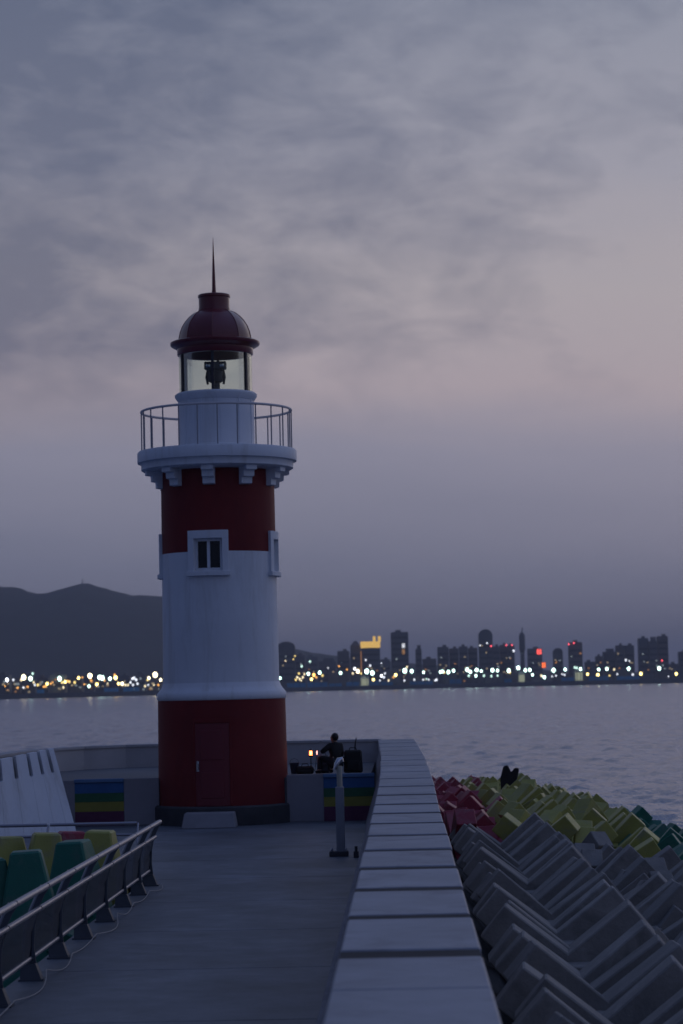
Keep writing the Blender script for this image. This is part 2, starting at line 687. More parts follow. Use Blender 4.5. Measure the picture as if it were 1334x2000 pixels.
# coping slabs: joints at measured distances
joints = [8.0, 10.7, 13.35, 16.05, 18.15, 21.0, 23.8, 26.5, 29.3, 32.1, 34.9, 37.6, 40.3, 43.0, 45.8, 48.6, 51.4, 54.2, 57.0,
          59.8, 62.6, 65.4, 68.2, 71.5]
random.seed(11)
for k in range(len(joints) - 1):
    a, b = joints[k], joints[k + 1]
    g = 0.21 if k != 3 else 0.27
    ga = 0.02 if k == 3 else (0.26 if k == 4 else g)
    gb = 0.02 if k == 2 else (0.26 if k == 3 else g)
    if a > 44:
        ga = gb = 0.12
    a += ga
    b -= gb
    mb = MB()
    dz = random.uniform(-0.003, 0.004)
    dx = random.uniform(-0.008, 0.008)
    pts_b, pts_t = [], []
    for (xx, y) in ((WALLX0, a), (WALLX1, a), (WALLX1, b), (WALLX0, b)):
        pts_b.append((xx + wall_shift(y) + dx, y, wall_top(y) - 0.28))
        pts_t.append((xx + wall_shift(y) + dx, y, wall_top(y) + dz))
    mb.hexa(pts_b, pts_t)
    part('coping_slab', mb, M['coping'], wall, bevel=0.018)
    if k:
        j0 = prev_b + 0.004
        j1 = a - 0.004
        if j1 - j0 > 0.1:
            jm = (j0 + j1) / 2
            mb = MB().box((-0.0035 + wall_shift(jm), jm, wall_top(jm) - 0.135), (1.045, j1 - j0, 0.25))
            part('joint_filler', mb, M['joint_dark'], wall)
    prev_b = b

# ------------------------------------------------------------------ raised platform behind the lighthouse
PLY0, PLZ = 60.8, 1.15
plat = thing('raised_platform', (0, 0, 0), 'raised concrete platform at the pier end', None)
plat['kind'] = 'structure'
mb = MB()
out = [(-0.9, PLY0 + .06), (-0.9, 71.5), (-8.6, 71.4), (-9.9, 69), (-10.4, 64), (-10.4, PLY0 + .06)]
mb.prism([(x, y, -0.02) for x, y in out], (0, 0, PLZ - 0.02))
part('platform_floor', mb, M['platform'], plat)

# low parapet round the platform
par = thing('parapet_wall', (0, 0, 0), 'low pale concrete parapet curving round the platform behind the lighthouse', 'wall')
path = [(-0.72, 71.3), (-2.5, 71.4), (-4.5, 71.45), (-6.5, 71.4), (-8.2, 71.1), (-9.3, 70.2), (-10.0, 68.6), (-10.4, 66.2), (-10.5, 63.4),
        (-10.5, 60.6), (-10.5, 57.5), (-10.5, 52.5)]
mbw, mbc = MB(), MB()


def offset_path(path, d):
    res = []
    for i_, p in enumerate(path):
        a = Vector(path[max(i_ - 1, 0)])
        b = Vector(path[min(i_ + 1, len(path) - 1)])
        t = (b - a).normalized()
        n = Vector((-t.y, t.x))
        res.append(Vector(p) + n * d)
    return res


def strip(path, d0, d1, z0, z1, mb):
    A, B = offset_path(path, d0), offset_path(path, d1)
    vs = []
    for a, b in zip(A, B):
        vs += [(a.x, a.y, z0), (b.x, b.y, z0), (b.x, b.y, z1), (a.x, a.y, z1)]
    fs = []
    for k in range(len(A) - 1):
        for q in range(4):
            w = (q + 1) % 4
            fs.append((k * 4 + q, k * 4 + w, k * 4 + 4 + w, k * 4 + 4 + q))
    n = len(A) - 1
    fs += [(3, 2, 1, 0), (n * 4, n * 4 + 1, n * 4 + 2, n * 4 + 3)]
    mb.poly(vs, fs)


strip(path, -0.02, -0.42, -2.8, 1.70, mbw)
part('parapet_body', mbw, M['parapet'], par)
for k in range(len(path) - 1):
    mbc = MB()
    a, b = Vector(path[k]), Vector(path[k + 1])
    t = (b - a).normalized() * 0.008
    strip([tuple(a + t), tuple(b - t)], 0.02, -0.46, 1.70, 1.78, mbc)
    part('coping_slab', mbc, M['parapet'], par, bevel=0.01)

# striped retaining wall under the platform edge
LX, LY = -4.62, 61.3     # lighthouse axis
stripes = [('blue', (0.035, 0.12, 0.30)), ('green', (0.03, 0.12, 0.055)), ('yellow', (0.27, 0.24, 0.045)), ('purple', (0.115, 0.03, 0.075))]
for nm, c in stripes:
    M['st_' + nm] = material('stripe_' + nm, c, 0.7, 0.12, 1.5, 0.2, 25, stain=(tuple(x * .55 for x in c), 0.4, 1.2))
M['rim'] = material('rim_blue', (0.10, 0.19, 0.34), 0.7, 0.1, 1.5)


def striped_wall(x0, x1, label, gx0, gx1):
    t = thing('striped_wall', ((x0 + x1) / 2, PLY0, 0), label, 'wall')
    cx = (x0 + x1) / 2
    w = x1 - x0
    heights = [(0.0, 0.36, 'purple'), (0.36, 0.60, 'yellow'), (0.60, 0.82, 'green'), (0.82, 1.08, 'blue')]
    for z0, z1, nm in heights:
        m_ = MB()
        m_.box((0, 0.03, (z0 + z1) / 2), (w, 0.06, z1 - z0 - 0.004))
        part(nm + '_stripe', m_, M['st_' + nm], t)
    m_ = MB()
    m_.box((0, 0.03, 1.13), (w + 0.02, 0.14, 0.09))
    part('rim', m_, M['rim'], t, bevel=0.01)
    m_ = MB()
    m_.box(((gx0 + gx1) / 2 - cx, 0.03, 0.585), (gx1 - gx0 - 0.004, 0.052, 1.17))
    part('grey_panel', m_, M['greyp'], t, bevel=0.01)
    return t


striped_wall(-2.07, -0.80, 'rainbow striped retaining wall between the lighthouse and the sea wall', -3.0, -2.07)
striped_wall(-8.32, -7.09, 'rainbow striped retaining wall left of the lighthouse beside the white slotted screen', -7.09, -6.2)
m_ = MB()
m_.box((-9.36, PLY0 + 0.03, 0.57), (2.08, 0.05, 1.15))
o = part('retaining_wall', m_, M['greyp'], None)
tag(o, 'plain grey retaining wall behind the white slotted screen', 'wall')

# ================================================================== armour blocks


def block_mesh(name, mat, L=1.5, root=0.72, tip=0.62, depth=0.68, dtip=0.62, nose=0.75, ang=40):
    bm = bmesh.new()

    def frus(dirv, side, up, L, w0, w1, d0, d1):
        me_b = bmesh.new()
        vs = []
        for l, w, d in ((0.0, w0, d0), (L, w1, d1)):
            for sx2, sy2 in ((-1, -1), (1, -1), (1, 1), (-1, 1)):
                vs.append(me_b.verts.new(dirv * l + side * (sx2 * w / 2) + up * (sy2 * d / 2)))
        for f in [(3, 2, 1, 0), (4, 5, 6, 7), (0, 1, 5, 4), (1, 2, 6, 5), (2, 3, 7, 6), (3, 0, 4, 7)]:
            me_b.faces.new([vs[i] for i in f])
        bmesh.ops.recalc_face_normals(me_b, faces=me_b.faces)
        bmesh.ops.bevel(me_b, geom=list(me_b.edges), offset=0.022, segments=1, affect='EDGES')
        tmp = bpy.data.meshes.new('t')
        me_b.to_mesh(tmp)
        me_b.free()
        bm.from_mesh(tmp)
        bpy.data.meshes.remove(tmp)

    Yv = Vector((0, 1, 0))
    for a in (ang, 180 - ang, 180 + ang, -ang):
        d = Vector((math.cos(R(a)), 0, math.sin(R(a))))
        frus(d, d.cross(Yv), Yv, L, root, tip, depth, dtip)
    for s in (1, -1):
        frus(Yv * s, Vector((1, 0, 0)), Vector((0, 0, 1)), nose, root, tip, root, tip)
    me_ = bpy.data.meshes.new(name)
    bm.to_mesh(me_)
    bm.free()
    me_.materials.append(mat)
    return me_


BM = {c: block_mesh('armour_block_' + c, M[k]) for c, k in
      (('grey', 'armour'), ('red', 'armour_red'), ('yellow', 'armour_yellow'), ('green', 'armour_green'), ('blue', 'armour_blue'))}


def place_block(me_, loc, rot, label, group):
    o = link('armour_block', me_)
    o.location = loc
    o.rotation_euler = rot
    return tag(o, label, 'armour block', group)


random.seed(21)
rowA = [18.0]
while rowA[-1] < 52.0:
    rowA.append(rowA[-1] + (1.12 if len(rowA) % 2 else 1.62))
cols = [
    (2.10, -0.58, rowA, 'row touching the wall'),
    (3.62, -0.72, [19.2 + 1.36 * k for k in range(25)], 'second row from the wall'),
    (4.82, -1.00, [19.9 + 1.40 * k for k in range(24)], 'third row from the wall'),
    (5.95, -1.38, [23.0 + 1.42 * k for k in range(21)], 'fourth row from the wall'),
    (7.00, -1.80, [28.0 + 1.45 * k for k in range(17)], 'fifth row from the wall'),
    (8.00, -2.25, [34.0 + 1.50 * k for k in range(12)], 'outermost row at the waterline'),
]
for cx, cz, yl, rowname in cols:
    for k, y in enumerate(yl):
        j = 0.45 if cx < 3 else 0.9
        turn = random.uniform(-9, 9) * j
        if cx > 3 and random.random() < 0.22:
            turn += random.choice((90, 75, 105, 50, -50))
        if cx > 5 and random.random() < 0.12:
            tilt = random.choice((45, -45, 90))
        else:
            tilt = 0
        place_block(BM['grey'],
                    (cx + random.uniform(-.14, .14) * j, y + random.uniform(-.22, .22) * j, cz + random.uniform(-.17, .17) * j),
                    (R(random.uniform(-6, 6) * j), R(random.uniform(-7, 7) * j + tilt), R(turn)),
                    'grey armour block, %s from the near end of the %s' % (ordinal(k), rowname),
                    'grey armour blocks along the sea wall').scale = ((.84, .84, .84) if cx < 3 else (.68, .68, .68))
m_ = MB()
prof_m = [(0.6, -0.05), (1.05, -0.35), (1.7, -1.5), (2.4, -1.8), (4.3, -2.0), (6.3, -2.55), (8.2, -3.2), (10.5, -4.0)]
ym = [16 + 2 * k_ for k_ in range(36)]
vs = []
for y_ in ym:
    for x_, z_ in prof_m:
        vs.append((x_ + random.uniform(-.2, .2) * (x_ > 1), y_ + random.uniform(-.3, .3), z_ + random.uniform(-.15, .15)))
n_ = len(prof_m)
m_.poly(vs, [(i_ * n_ + q, i_ * n_ + q + 1, i_ * n_ + n_ + q + 1, i_ * n_ + n_ + q) for i_ in range(len(ym) - 1) for q in range(n_ - 1)])
tag(part('rubble_mound', m_, M['rubble'], None), 'dark rubble slope under the armour blocks', kind='structure')
# painted blocks round the pier head
pc = {'red': [], 'yellow': [], 'green': [], 'blue': []}
for k in range(23):
    y = 54.0 + 1.32 * k
    bul = math.sin(min(1, max(0, (y - 53) / 30)) * math.pi)
    sh = wall_shift(y)
    nar = 1.0 - 0.30 * max(0.0, (y - 73) / 9.0) ** 1.3
    def out_x(x_, b_):
        return 2.75 + (x_ - 2.75) * nar + bul * b_ + sh

    pc['red'].append((1.20 + sh, y, -0.42 - .016 * k))
    pc['red'].append((1.95 + sh, y + .6, -0.50 - .014 * k))
    if k < 22:
        pc['yellow'].append((out_x(2.95, .15), y + .2, -0.40 - .01 * k))
        pc['yellow'].append((out_x(3.85, .3), y + .8, -0.58 - .008 * k))
    if k < 20:
        pc['yellow'].append((out_x(4.75, .4), y + .3, -0.88))
    if k < 19:
        pc['green'].append((out_x(5.6, .5), y + .9, -1.22))
    if k < 17:
        pc['green'].append((out_x(6.4, .6), y + .3, -1.62))
    if 3 < k < 14:
        pc['green'].append((out_x(7.0, .6), y + .6, -2.05))
    if k < 7:
        pc['blue'].append((7.7 + bul * .5 + sh, y + .6, -2.45))
for c, lst in pc.items():
    where = {'red': 'beside the end of the sea wall', 'yellow': 'on the pier head', 'green': 'low on the pier head',
             'blue': 'at the mound edge'}[c]
    for k, p in enumerate(lst):
        place_block(BM[c], (p[0] + random.uniform(-.12, .12), p[1] + random.uniform(-.15, .15), p[2] + random.uniform(-.16, .16)),
                    (R(random.uniform(-8, 8)), R(random.uniform(-9, 9)), R(random.uniform(-14, 14) + random.choice((0, 0, 0, 0, 0, 40, 90)))),
                    '%s %s armour block, %s' % ('nearest' if k == 0 else ordinal(k) + ' nearest', c, where),
                    c + ' painted armour blocks round the pier head').scale = (.72, .72, .72)

# left side: upright tapered legs behind the railing
BL = {c: block_mesh('leg_block_' + c, M[k], 1.35, 0.98, 0.46, 0.98, 0.46, 1.3, 0) for c, k in
      (('yellow', 'armour_yellow'), ('green', 'armour_green'), ('red', 'armour_red'))}


def upright_mesh(name, mat):
    """block with one tapered leg straight up"""
    return block_mesh(name, mat, 1.45, 1.0, 0.46, 1.0, 0.46, 1.15, 90.0)


def upright(name, mat):
    bm = bmesh.new()
    legs = [Vector((0, 0, 1)), Vector((0.94, 0, -0.34)), Vector((-0.47, 0.81, -0.34)), Vector((-0.47, -0.81, -0.34))]
    for d in legs:
        d = d.normalized()
        s = d.cross(Vector((0, 1, 0)) if abs(d.y) < .9 else Vector((1, 0, 0))).normalized()
        u = d.cross(s).normalized()
        b2 = bmesh.new()
        vs = []
        for l, w in ((0.0, 1.02), (1.45, 0.44)):
            for a, b in ((-1, -1), (1, -1), (1, 1), (-1, 1)):
                vs.append(b2.verts.new(d * l + s * (a * w / 2) + u * (b * w / 2)))
        for f in [(3, 2, 1, 0), (4, 5, 6, 7), (0, 1, 5, 4), (1, 2, 6, 5), (2, 3, 7, 6), (3, 0, 4, 7)]:
            b2.faces.new([vs[i] for i in f])
        bmesh.ops.recalc_face_normals(b2, faces=b2.faces)
        bmesh.ops.bevel(b2, geom=list(b2.edges), offset=0.03, segments=1, affect='EDGES')
        tmp = bpy.data.meshes.new('t')
        b2.to_mesh(tmp)
        b2.free()
        bm.from_mesh(tmp)
        bpy.data.meshes.remove(tmp)
    me_ = bpy.data.meshes.new(name)
    bm.to_mesh(me_)
    bm.free()
    me_.materials.append(mat)
    return me_


UP = {c: upright('upright_block_' + c, M['armour_' + c]) for c in ('yellow', 'green', 'red')}
# photo position of each leg's flat top: (u, v, depth, colour, turn, label)
ups = [
    (60, 1661, 35.5, 'green', 6, 'large green tapered block nearest the railing, flat top facing up'),
    (155, 1641, 38.5, 'green', -12, 'smaller green tapered block behind the railing, right of the large green one'),
    (-18, 1676, 35.5, 'green', 20, 'green tapered block cut off by the left picture edge'),
    (84, 1627, 41.0, 'yellow', 14, 'yellow tapered block standing between the two green ones'),
    (190, 1622, 41.6, 'yellow', -4, 'yellow tapered block farthest right, beside the railing corner'),
    (12, 1634, 41.3, 'yellow', 30, 'yellow tapered block at the left picture edge'),
    (134, 1624, 44.0, 'red', 18, 'red tapered block behind the yellow ones, left of the railing corner'),
    (-60, 1640, 39.0, 'yellow', 10, 'yellow tapered block outside the left picture edge'),
]
for u, v, Y, c, rz, lab in ups:
    p = at(u, v, Y)
    if p.x > RAILX - 0.75:
        p.x = RAILX - 0.75
    o = link('armour_block', UP[c])
    o.location = (p.x, p.y, p.z - 1.45)
    o.rotation_euler = (R(random.uniform(-3, 3)), R(random.uniform(-3, 3)), R(rz))
    tag(o, lab, 'armour block', 'tapered armour blocks left of the pier')
random.seed(5)
k = 0
for Y in (24.5, 27.0, 29.6, 32.2, 34.8, 37.4, 40.0):
    for xo in (-5.6, -7.4):
        o = link('armour_block', UP['green'])
        o.location = (xo + random.uniform(-.2, .2), Y + random.uniform(-.3, .3), -2.15 + random.uniform(-.1, .1))
        o.rotation_euler = (R(random.uniform(-10, 10)), R(random.uniform(-10, 10)), random.uniform(0, 6))
        tag(o, 'green block low in the shadow behind the railing, %s from the near end' % ordinal(k), 'armour block',
            'shaded armour blocks under the railing')
        k += 1

# ================================================================== lighthouse
lh = thing('lighthouse', (LX, LY, 0), 'red and white banded round lighthouse with red dome and gallery', 'lighthouse')
O = (0, 0, 0)
mb = MB()
mb.lathe(O, [(1.76, 0.0), (1.76, 0.44), (1.72, 0.48), (1.5, 0.48)], 72)
part('plinth', mb, M['plinth'], lh, True)
DOOR_A = R(-5)


def tower(prof, openings, n=72, a_extra=()):
    """lathe wall with rectangular openings [(a0,a1,z0,z1)]"""
    angs = [2 * math.pi * k / n for k in range(n)]
    zs = sorted(set(z for _, z in prof))
    for a0, a1, z0, z1 in openings:
        angs += [a0 % (2 * math.pi), a1 % (2 * math.pi)]
        zs += [z for z in (z0, z1) if prof[0][1] < z < prof[-1][1]]
    angs = sorted(set(round(a, 5) for a in angs))
    zs = sorted(set(round(z, 4) for z in zs))
    pr = np.array([p[0] for p in prof])
    pz = np.array([p[1] for p in prof])
    vs, fs = [], []
    for z in zs:
        r = float(np.interp(z, pz, pr))
        for a in angs:
            vs.append((r * math.sin(a), -r * math.cos(a), z))
    m = len(angs)
    for i_ in range(len(zs) - 1):
        zm = (zs[i_] + zs[i_ + 1]) / 2
        for k_ in range(m):
            a = angs[k_]
            b = angs[(k_ + 1) % m]
            if b < a:
                b += 2 * math.pi
            am = (a + b) / 2
            skip = False
            for a0, a1, z0, z1 in openings:
                d = (am - a0) % (2 * math.pi)
                if d < (a1 - a0) and z0 < zm < z1:
                    skip = True
            if skip:
                continue
            l = (k_ + 1) % m
            fs.append((i_ * m + k_, i_ * m + l, (i_ + 1) * m + l, (i_ + 1) * m + k_))
    return MB().poly(vs, fs)


W_A = [R(-6.5 + 90 * k) for k in range(4)]
WH = R(13.8)
WZ0, WZ1 = 6.30, 7.10
ops = [(a - WH, a + WH, WZ0, WZ1) for a in W_A]
mb = tower([(1.636, 0.47), (1.612, 3.10)], [])
part('base_drum', mb, M['red'], lh, True)
mb = MB()
mb.lathe(O, [(1.612, 3.09), (1.628, 3.10), (1.640, 3.17), (1.640, 3.25), (1.60, 3.30), (1.55, 3.36), (1.51, 3.42), (1.475, 3.52), (1.46, 3.52)], 72, cap=False)
part('base_moulding', mb, M['white'], lh, True, angle=50)
mb = tower([(1.468, 3.5), (1.450, 6.78)], ops)
part('white_shaft', mb, M['white'], lh, True)
mb = tower([(1.450, 6.78), (1.440, 9.0)], ops)
part('red_shaft', mb, M['red'], lh, True)
# windows
for a in W_A:
    r = 1.449
    # surround first: the part, its pieces below it
    m_ = MB()
    for (z0, z1, b0, b1) in ((WZ1, 7.30, -1.44, 1.44), (WZ0 - .02, WZ1, -1.44, -1.0), (WZ0 - .02, WZ1, 1.0, 1.44)):
        m_.arcbox(O, a + b0 * WH, a + b1 * WH, r - 0.18, r + 0.075, z0, z1, 8)
    w = part('window', m_, M['white'], lh, bevel=0.006)
    m_ = MB()
    m_.arcbox(O, a - 1.55 * WH, a + 1.55 * WH, r - 0.1, r + 0.125, WZ0 - 0.13, WZ0 - 0.02, 8)
    part('sill', m_, M['white'], w, bevel=0.006)
    m_ = MB()
    e = 0.13
    for b0, b1, z0, z1 in ((-1, -1 + e, WZ0, WZ1), (1 - e, 1, WZ0, WZ1), (-.11, .11, WZ0 + .07, WZ1 - .07), (-1 + e, 1 - e, WZ0, WZ0 + .07), (-1 + e, 1 - e, WZ1 - .07, WZ1)):
        m_.arcbox(O, a + b0 * WH * .99, a + b1 * WH * .99, r - 0.16, r - 0.06, z0 + 0.002, z1 - 0.002, 3)
    part('casement', m_, M['white'], w)
    for b0, b1 in ((-1 + e, -.11), (.11, 1 - e)):
        m_ = MB()
        m_.arcbox(O, a + b0 * WH, a + b1 * WH, r - 0.13, r - 0.11, WZ0 + .06, WZ1 - .06, 1)
        part('pane', m_, M['window_glass'], w)
    m_ = MB()
    m_.arcbox(O, a - WH * 1.2, a + WH * 1.2, r - 0.30, r - 0.26, WZ0 - .1, WZ1 + .1, 4)
    part('backing', m_, M['plinth'], w)
# door
rb = 1.628
dh = R(15.0)
m_ = MB()
m_.arcbox(O, DOOR_A - dh, DOOR_A + dh, rb - 0.1, rb + 0.02, 0.49, 2.52, 8)
door = part('door', m_, M['door_red'], lh, bevel=0.006)
for b0, b1, z0, z1 in ((-1.13, -1.0, .49, 2.63), (1.0, 1.13, .49, 2.63), (-1.0, 1.0, 2.53, 2.63)):
    m_ = MB()
    m_.arcbox(O, DOOR_A + b0 * dh, DOOR_A + b1 * dh, rb - 0.1, rb + 0.035, z0, z1, 6)
    part('door_frame', m_, M['red'], door, bevel=0.006)
for z0, z1 in ((0.68, 1.32), (1.62, 2.36)):
    m_ = MB()
    m_.arcbox(O, DOOR_A - dh * .68, DOOR_A + dh * .68, rb - 0.05, rb + 0.035, z0, z1, 6)
    part('door_panel', m_, M['door_red'], door, bevel=0.012)
a = DOOR_A - dh * 0.84
hx, hy = math.sin(a), -math.cos(a)
m_ = MB()
m_.arcbox(O, a - R(1.1), a + R(1.1), rb + 0.02, rb + 0.035, 1.34, 1.60, 1)
m_.tube([(hx * (rb + .03), hy * (rb + .03), 1.53), (hx * (rb + .09), hy * (rb + .09), 1.53), (hx * (rb + .09), hy * (rb + .09), 1.38), (hx * (rb + .03), hy * (rb + .03), 1.38)], 0.014, 8)
part('handle', m_, M['chrome'], door)
# gallery
m_ = MB()
m_.lathe(O, [(1.43, 8.86), (1.60, 8.88), (1.88, 8.90), (1.935, 8.93), (1.935, 9.06), (1.95, 9.09), (2.026, 9.11), (2.03, 9.16), (2.03, 9.36), (2.0, 9.40), (0.9, 9.41)], 80, cap=False)
part('gallery_slab', m_, M['white'], lh, True, angle=40)
for k in range(10):
    a = R(-4 + 36 * k)
    hw = R(3.4)
    m_ = MB()
    outl = [(1.43, 8.90), (1.84, 8.90), (1.84, 8.79), (1.70, 8.77), (1.69, 8.63), (1.58, 8.61), (1.57, 8.46), (1.43, 8.44)]
    rad = Vector((math.sin(a), -math.cos(a), 0))
    tan = Vector((math.cos(a), math.sin(a), 0))
    pts = [rad * r_ + Vector((0, 0, z_)) - tan * 0.15 for r_, z_ in outl]
    m_.prism(pts, tan * 0.30)
    part('bracket', m_, M['white'], lh, bevel=0.006)
# gallery railing
ring = [(1.91 * math.sin(2 * math.pi * k / 72), -1.91 * math.cos(2 * math.pi * k / 72), 10.42) for k in range(72)]
m_ = MB()
m_.tube(ring, 0.032, 8, closed=True)
rail = part('gallery_railing', m_, M['rail_tan'], lh, True)
bal = MB().tube([(0, 0, 9.38), (0, 0, 10.41)], 0.017, 8).mesh('baluster', M['baluster'], True)
for k in range(24):
    a = R(5 + 15 * k)
    link('baluster', bal, rail, (1.91 * math.sin(a), -1.91 * math.cos(a), 0))
# lantern drum
m_ = MB()
m_.lathe(O, [(0.985, 9.39), (0.985, 9.52), (0.965, 9.54), (0.955, 10.70)], 64, cap=False)
drum = part('lantern_drum', m_, M['white'], lh, True)
for k in range(12):
    a = R(11 + 30 * k)
    m_ = MB()
    m_.arcbox(O, a - R(.7), a + R(.7), 0.93, 0.972, 9.54, 10.70, 1)
    part('seam', m_, M['white'], drum)
m_ = MB()
m_.lathe(O, [(0.95, 10.66), (0.99, 10.70), (1.045, 10.78), (1.05, 10.84), (1.0, 10.88), (0.6, 10.885)], 64)
part('lantern_cornice', m_, M['white'], lh, True, angle=50)
for k in range(6):
    a0, a1 = R(60 * k + 1.5), R(60 * k + 58.5)
    m_ = MB()
    m_.arcbox(O, a0, a1, 0.925, 0.935, 10.88, 12.0, 10)
    part('lantern_pane', m_, M['lantern_glass'], lh, True)
    a = R(60 * k)
    m_ = MB()
    m_.arcbox(O, a - R(2.1), a + R(2.1), 0.895, 0.96, 10.87, 12.0, 2)
    part('lantern_post', m_, M['dark_metal'], lh)
m_ = MB()
m_.lathe(O, [(0.955, 11.86), (0.97, 11.88), (0.975, 12.02), (1.12, 12.10), (1.145, 12.13), (1.145, 12.19), (1.08, 12.22), (0.90, 12.23), (0.85, 12.2), (0.85, 11.86), (0.955, 11.86)], 64, cap=False)
part('eave_ring', m_, M['red_gloss'], lh, True, angle=40)
dprof = [(0.925, 12.22), (0.915, 12.34), (0.885, 12.48), (0.83, 12.62), (0.75, 12.75), (0.64, 12.87), (0.52, 12.96), (0.40, 13.01)]
m_ = MB()
m_.lathe(O, [(0.41, 12.99), (0.405, 13.06), (0.395, 13.10), (0.395, 13.34), (0.415, 13.36), (0.415, 13.41), (0.39, 13.43), (0.07, 13.45)], 48)
dome = part('dome_neck', m_, M['red_gloss'], lh, True)
for k in range(8):
    a0, a1 = R(45 * k), R(45 * k + 45)
    vs, fs = [], []
    ns = 4
    for (r, z) in dprof:
        for q in range(ns + 1):
            a = a0 + (a1 - a0) * q / ns
            # flattened facets with raised seams
            rr = r * (math.cos(R(22.5)) / math.cos(a - (a0 + a1) / 2) * 0.55 + 0.45)
            vs.append((rr * math.sin(a), -rr * math.cos(a), z))
    for i_ in range(len(dprof) - 1):
        for q in range(ns):
            b = i_ * (ns + 1) + q
            fs.append((b, b + 1, b + ns + 2, b + ns + 1))
    m_ = MB().poly(vs, fs)
    part('dome_panel', m_, M['red_gloss'], dome, True, angle=60)
    rad = lambda r, z, a: (r * math.sin(a), -r * math.cos(a), z)
    m_ = MB().tube([rad(r, z, a0) for r, z in dprof], 0.014, 6)
    part('dome_rib', m_, M['red_gloss'], dome)
m_ = MB()
m_.tube([(0, 0, 13.43), (0, 0, 13.55), (0, 0, 14.1), (0, 0, 14.55), (0, 0, 14.92)], 0.05, 10, taper=[0.062, 0.052, 0.034, 0.018, 0.004])
part('spire', m_, M['red_gloss'], lh, True)
# beacon inside the lantern
m_ = MB()
m_.lathe(O, [(0.16, 10.88), (0.13, 10.95), (0.11, 11.0), (0.11, 11.15), (0.20, 11.2), (0.22, 11.45), (0.17, 11.5)], 20)
bc = part('beacon', m_, M['dark_metal'], lh, True)
m_ = MB()
m_.box((0.0, 0, 11.60), (0.56, 0.24, 0.20))
m_.box((-0.1, -0.02, 11.47), (0.18, 0.2, 0.1))
part('beacon_head', m_, M['post'], bc, bevel=0.02)
for s in (-1, 1):
    m_ = MB()
    m_.tube([(0.20 * s, 0, 11.5), (0.235 * s, -.02, 11.3), (0.20 * s, 0, 11.12)], 0.03, 8)
    part('beacon_arm', m_, M['dark_metal'], bc)
    m_ = MB()
    m_.lathe((0.17 * s, -0.13, 11.60), [(0.06, -.05), (0.075, 0), (0.06, .05)], 12)
    part('beacon_lens', m_, M['chrome'], bc, True)

# doorstep
sp = at(411, 1600, 59.4)
m_ = MB()
x = sp.x
m_.hexa([(x - .66, 58.75, 0), (x + .66, 58.75, 0), (x + .66, 59.6, 0), (x - .66, 59.6, 0)],
        [(x - .60, 58.95, .36), (x + .60, 58.95, .36), (x + .60, 59.6, .36), (x - .60, 59.6, .36)])
tag(part('doorstep', m_, M['wallc'], None, bevel=0.02), 'grey concrete step block in front of the lighthouse door', 'step')

# ================================================================== left railing


def post_outline():
    """side profile (x towards deck, z up) of a bowed plate post"""
    inner = [(0.11, 0.0), (0.085, 0.06), (0.055, 0.16), (0.03, 0.40), (0.04, 0.62), (0.085, 0.84), (0.16, 1.00), (0.215, 1.075)]
    outer = [(0.13, 1.11), (0.06, 0.98), (-0.02, 0.80), (-0.075, 0.60), (-0.095, 0.40), (-0.095, 0.20), (-0.10, 0.06), (-0.12, 0.0)]
    return inner + outer, inner, outer


def railing(name, base, ang, posts, label, infill=False):
    """railing along local +Y; posts at local y"""
    t = thing(name, base, label, 'railing', rz=ang)
    ol, inn, outr = post_outline()
    plate = MB().prism([(x_, -0.012, z_) for x_, z_ in ol], (0, 0.024, 0)).mesh('post', M['post'])
    edge = MB().tube([(x_, 0, z_) for x_, z_ in outr], 0.019, 8).mesh('post_edge', M['post_edge'], True)
    foot = MB().box((0, 0, 0.012), (0.30, 0.22, 0.024)).mesh('foot_plate', M['post'])
    ped = MB().hexa([(-.13, -.09, 0.02), (.12, -.09, 0.02), (.12, .09, 0.02), (-.13, .09, 0.02)],
                    [(-.13, -.07, 0.2), (.05, -.07, 0.2), (.05, .07, 0.2), (-.13, .07, 0.2)]).mesh('post_shoe', M['post'])
    for y in posts:
        p = link('post', plate, t, (0, y, 0))
        link('post_edge', edge, p)
        link('foot_plate', foot, p)
        link('post_shoe', ped, p)
    for k_ in range(len(posts) - 1):
        a_, b_ = posts[k_] + 0.03, posts[k_ + 1] - 0.03
        m1 = MB().tube([(0.185, a_, 1.10), (0.185, b_, 1.10)], 0.039, 12)
        part('top_rail', m1, M['steel'], t, True)
        m1 = MB().tube([(0.10, a_, 0.84), (0.10, b_, 0.84)], 0.031, 12)
        part('middle_rail', m1, M['steel'], t, True)
        m1 = MB().tube([(-0.02, a_, 0.26), (-0.02, b_, 0.26)], 0.030, 12)
        part('bottom_rail', m1, M['steel'], t, True)
        if infill:
            m1 = MB().prism([(0.0, a_ + .03, 0.30), (0.0, b_ - .03, 0.30), (0.01, b_ - .03, 0.56), (0.07, b_ - .03, 0.79), (0.07, a_ + .03, 0.79), (0.01, a_ + .03, 0.56)], (0.008, 0, 0))
            part('infill_panel', m1, M['tint'], t)
    return t


posts_y = [19.4, 21.7, 24.05, 26.4, 28.75, 31.05, 33.4, 35.8, 38.15, 40.3, 42.1]
railing('railing', (RAILX, 0, 0), 0.0, posts_y, 'steel railing with bowed dark posts along the left edge of the pier', True)
cross = railing('railing', (RAILX - 0.55, 45.6, 0), R(90), [0.05, 1.75, 3.45, 5.15], 'steel railing crossing behind the tapered yellow blocks, left of the pier')
cross.scale = (1, 1, 0.80)
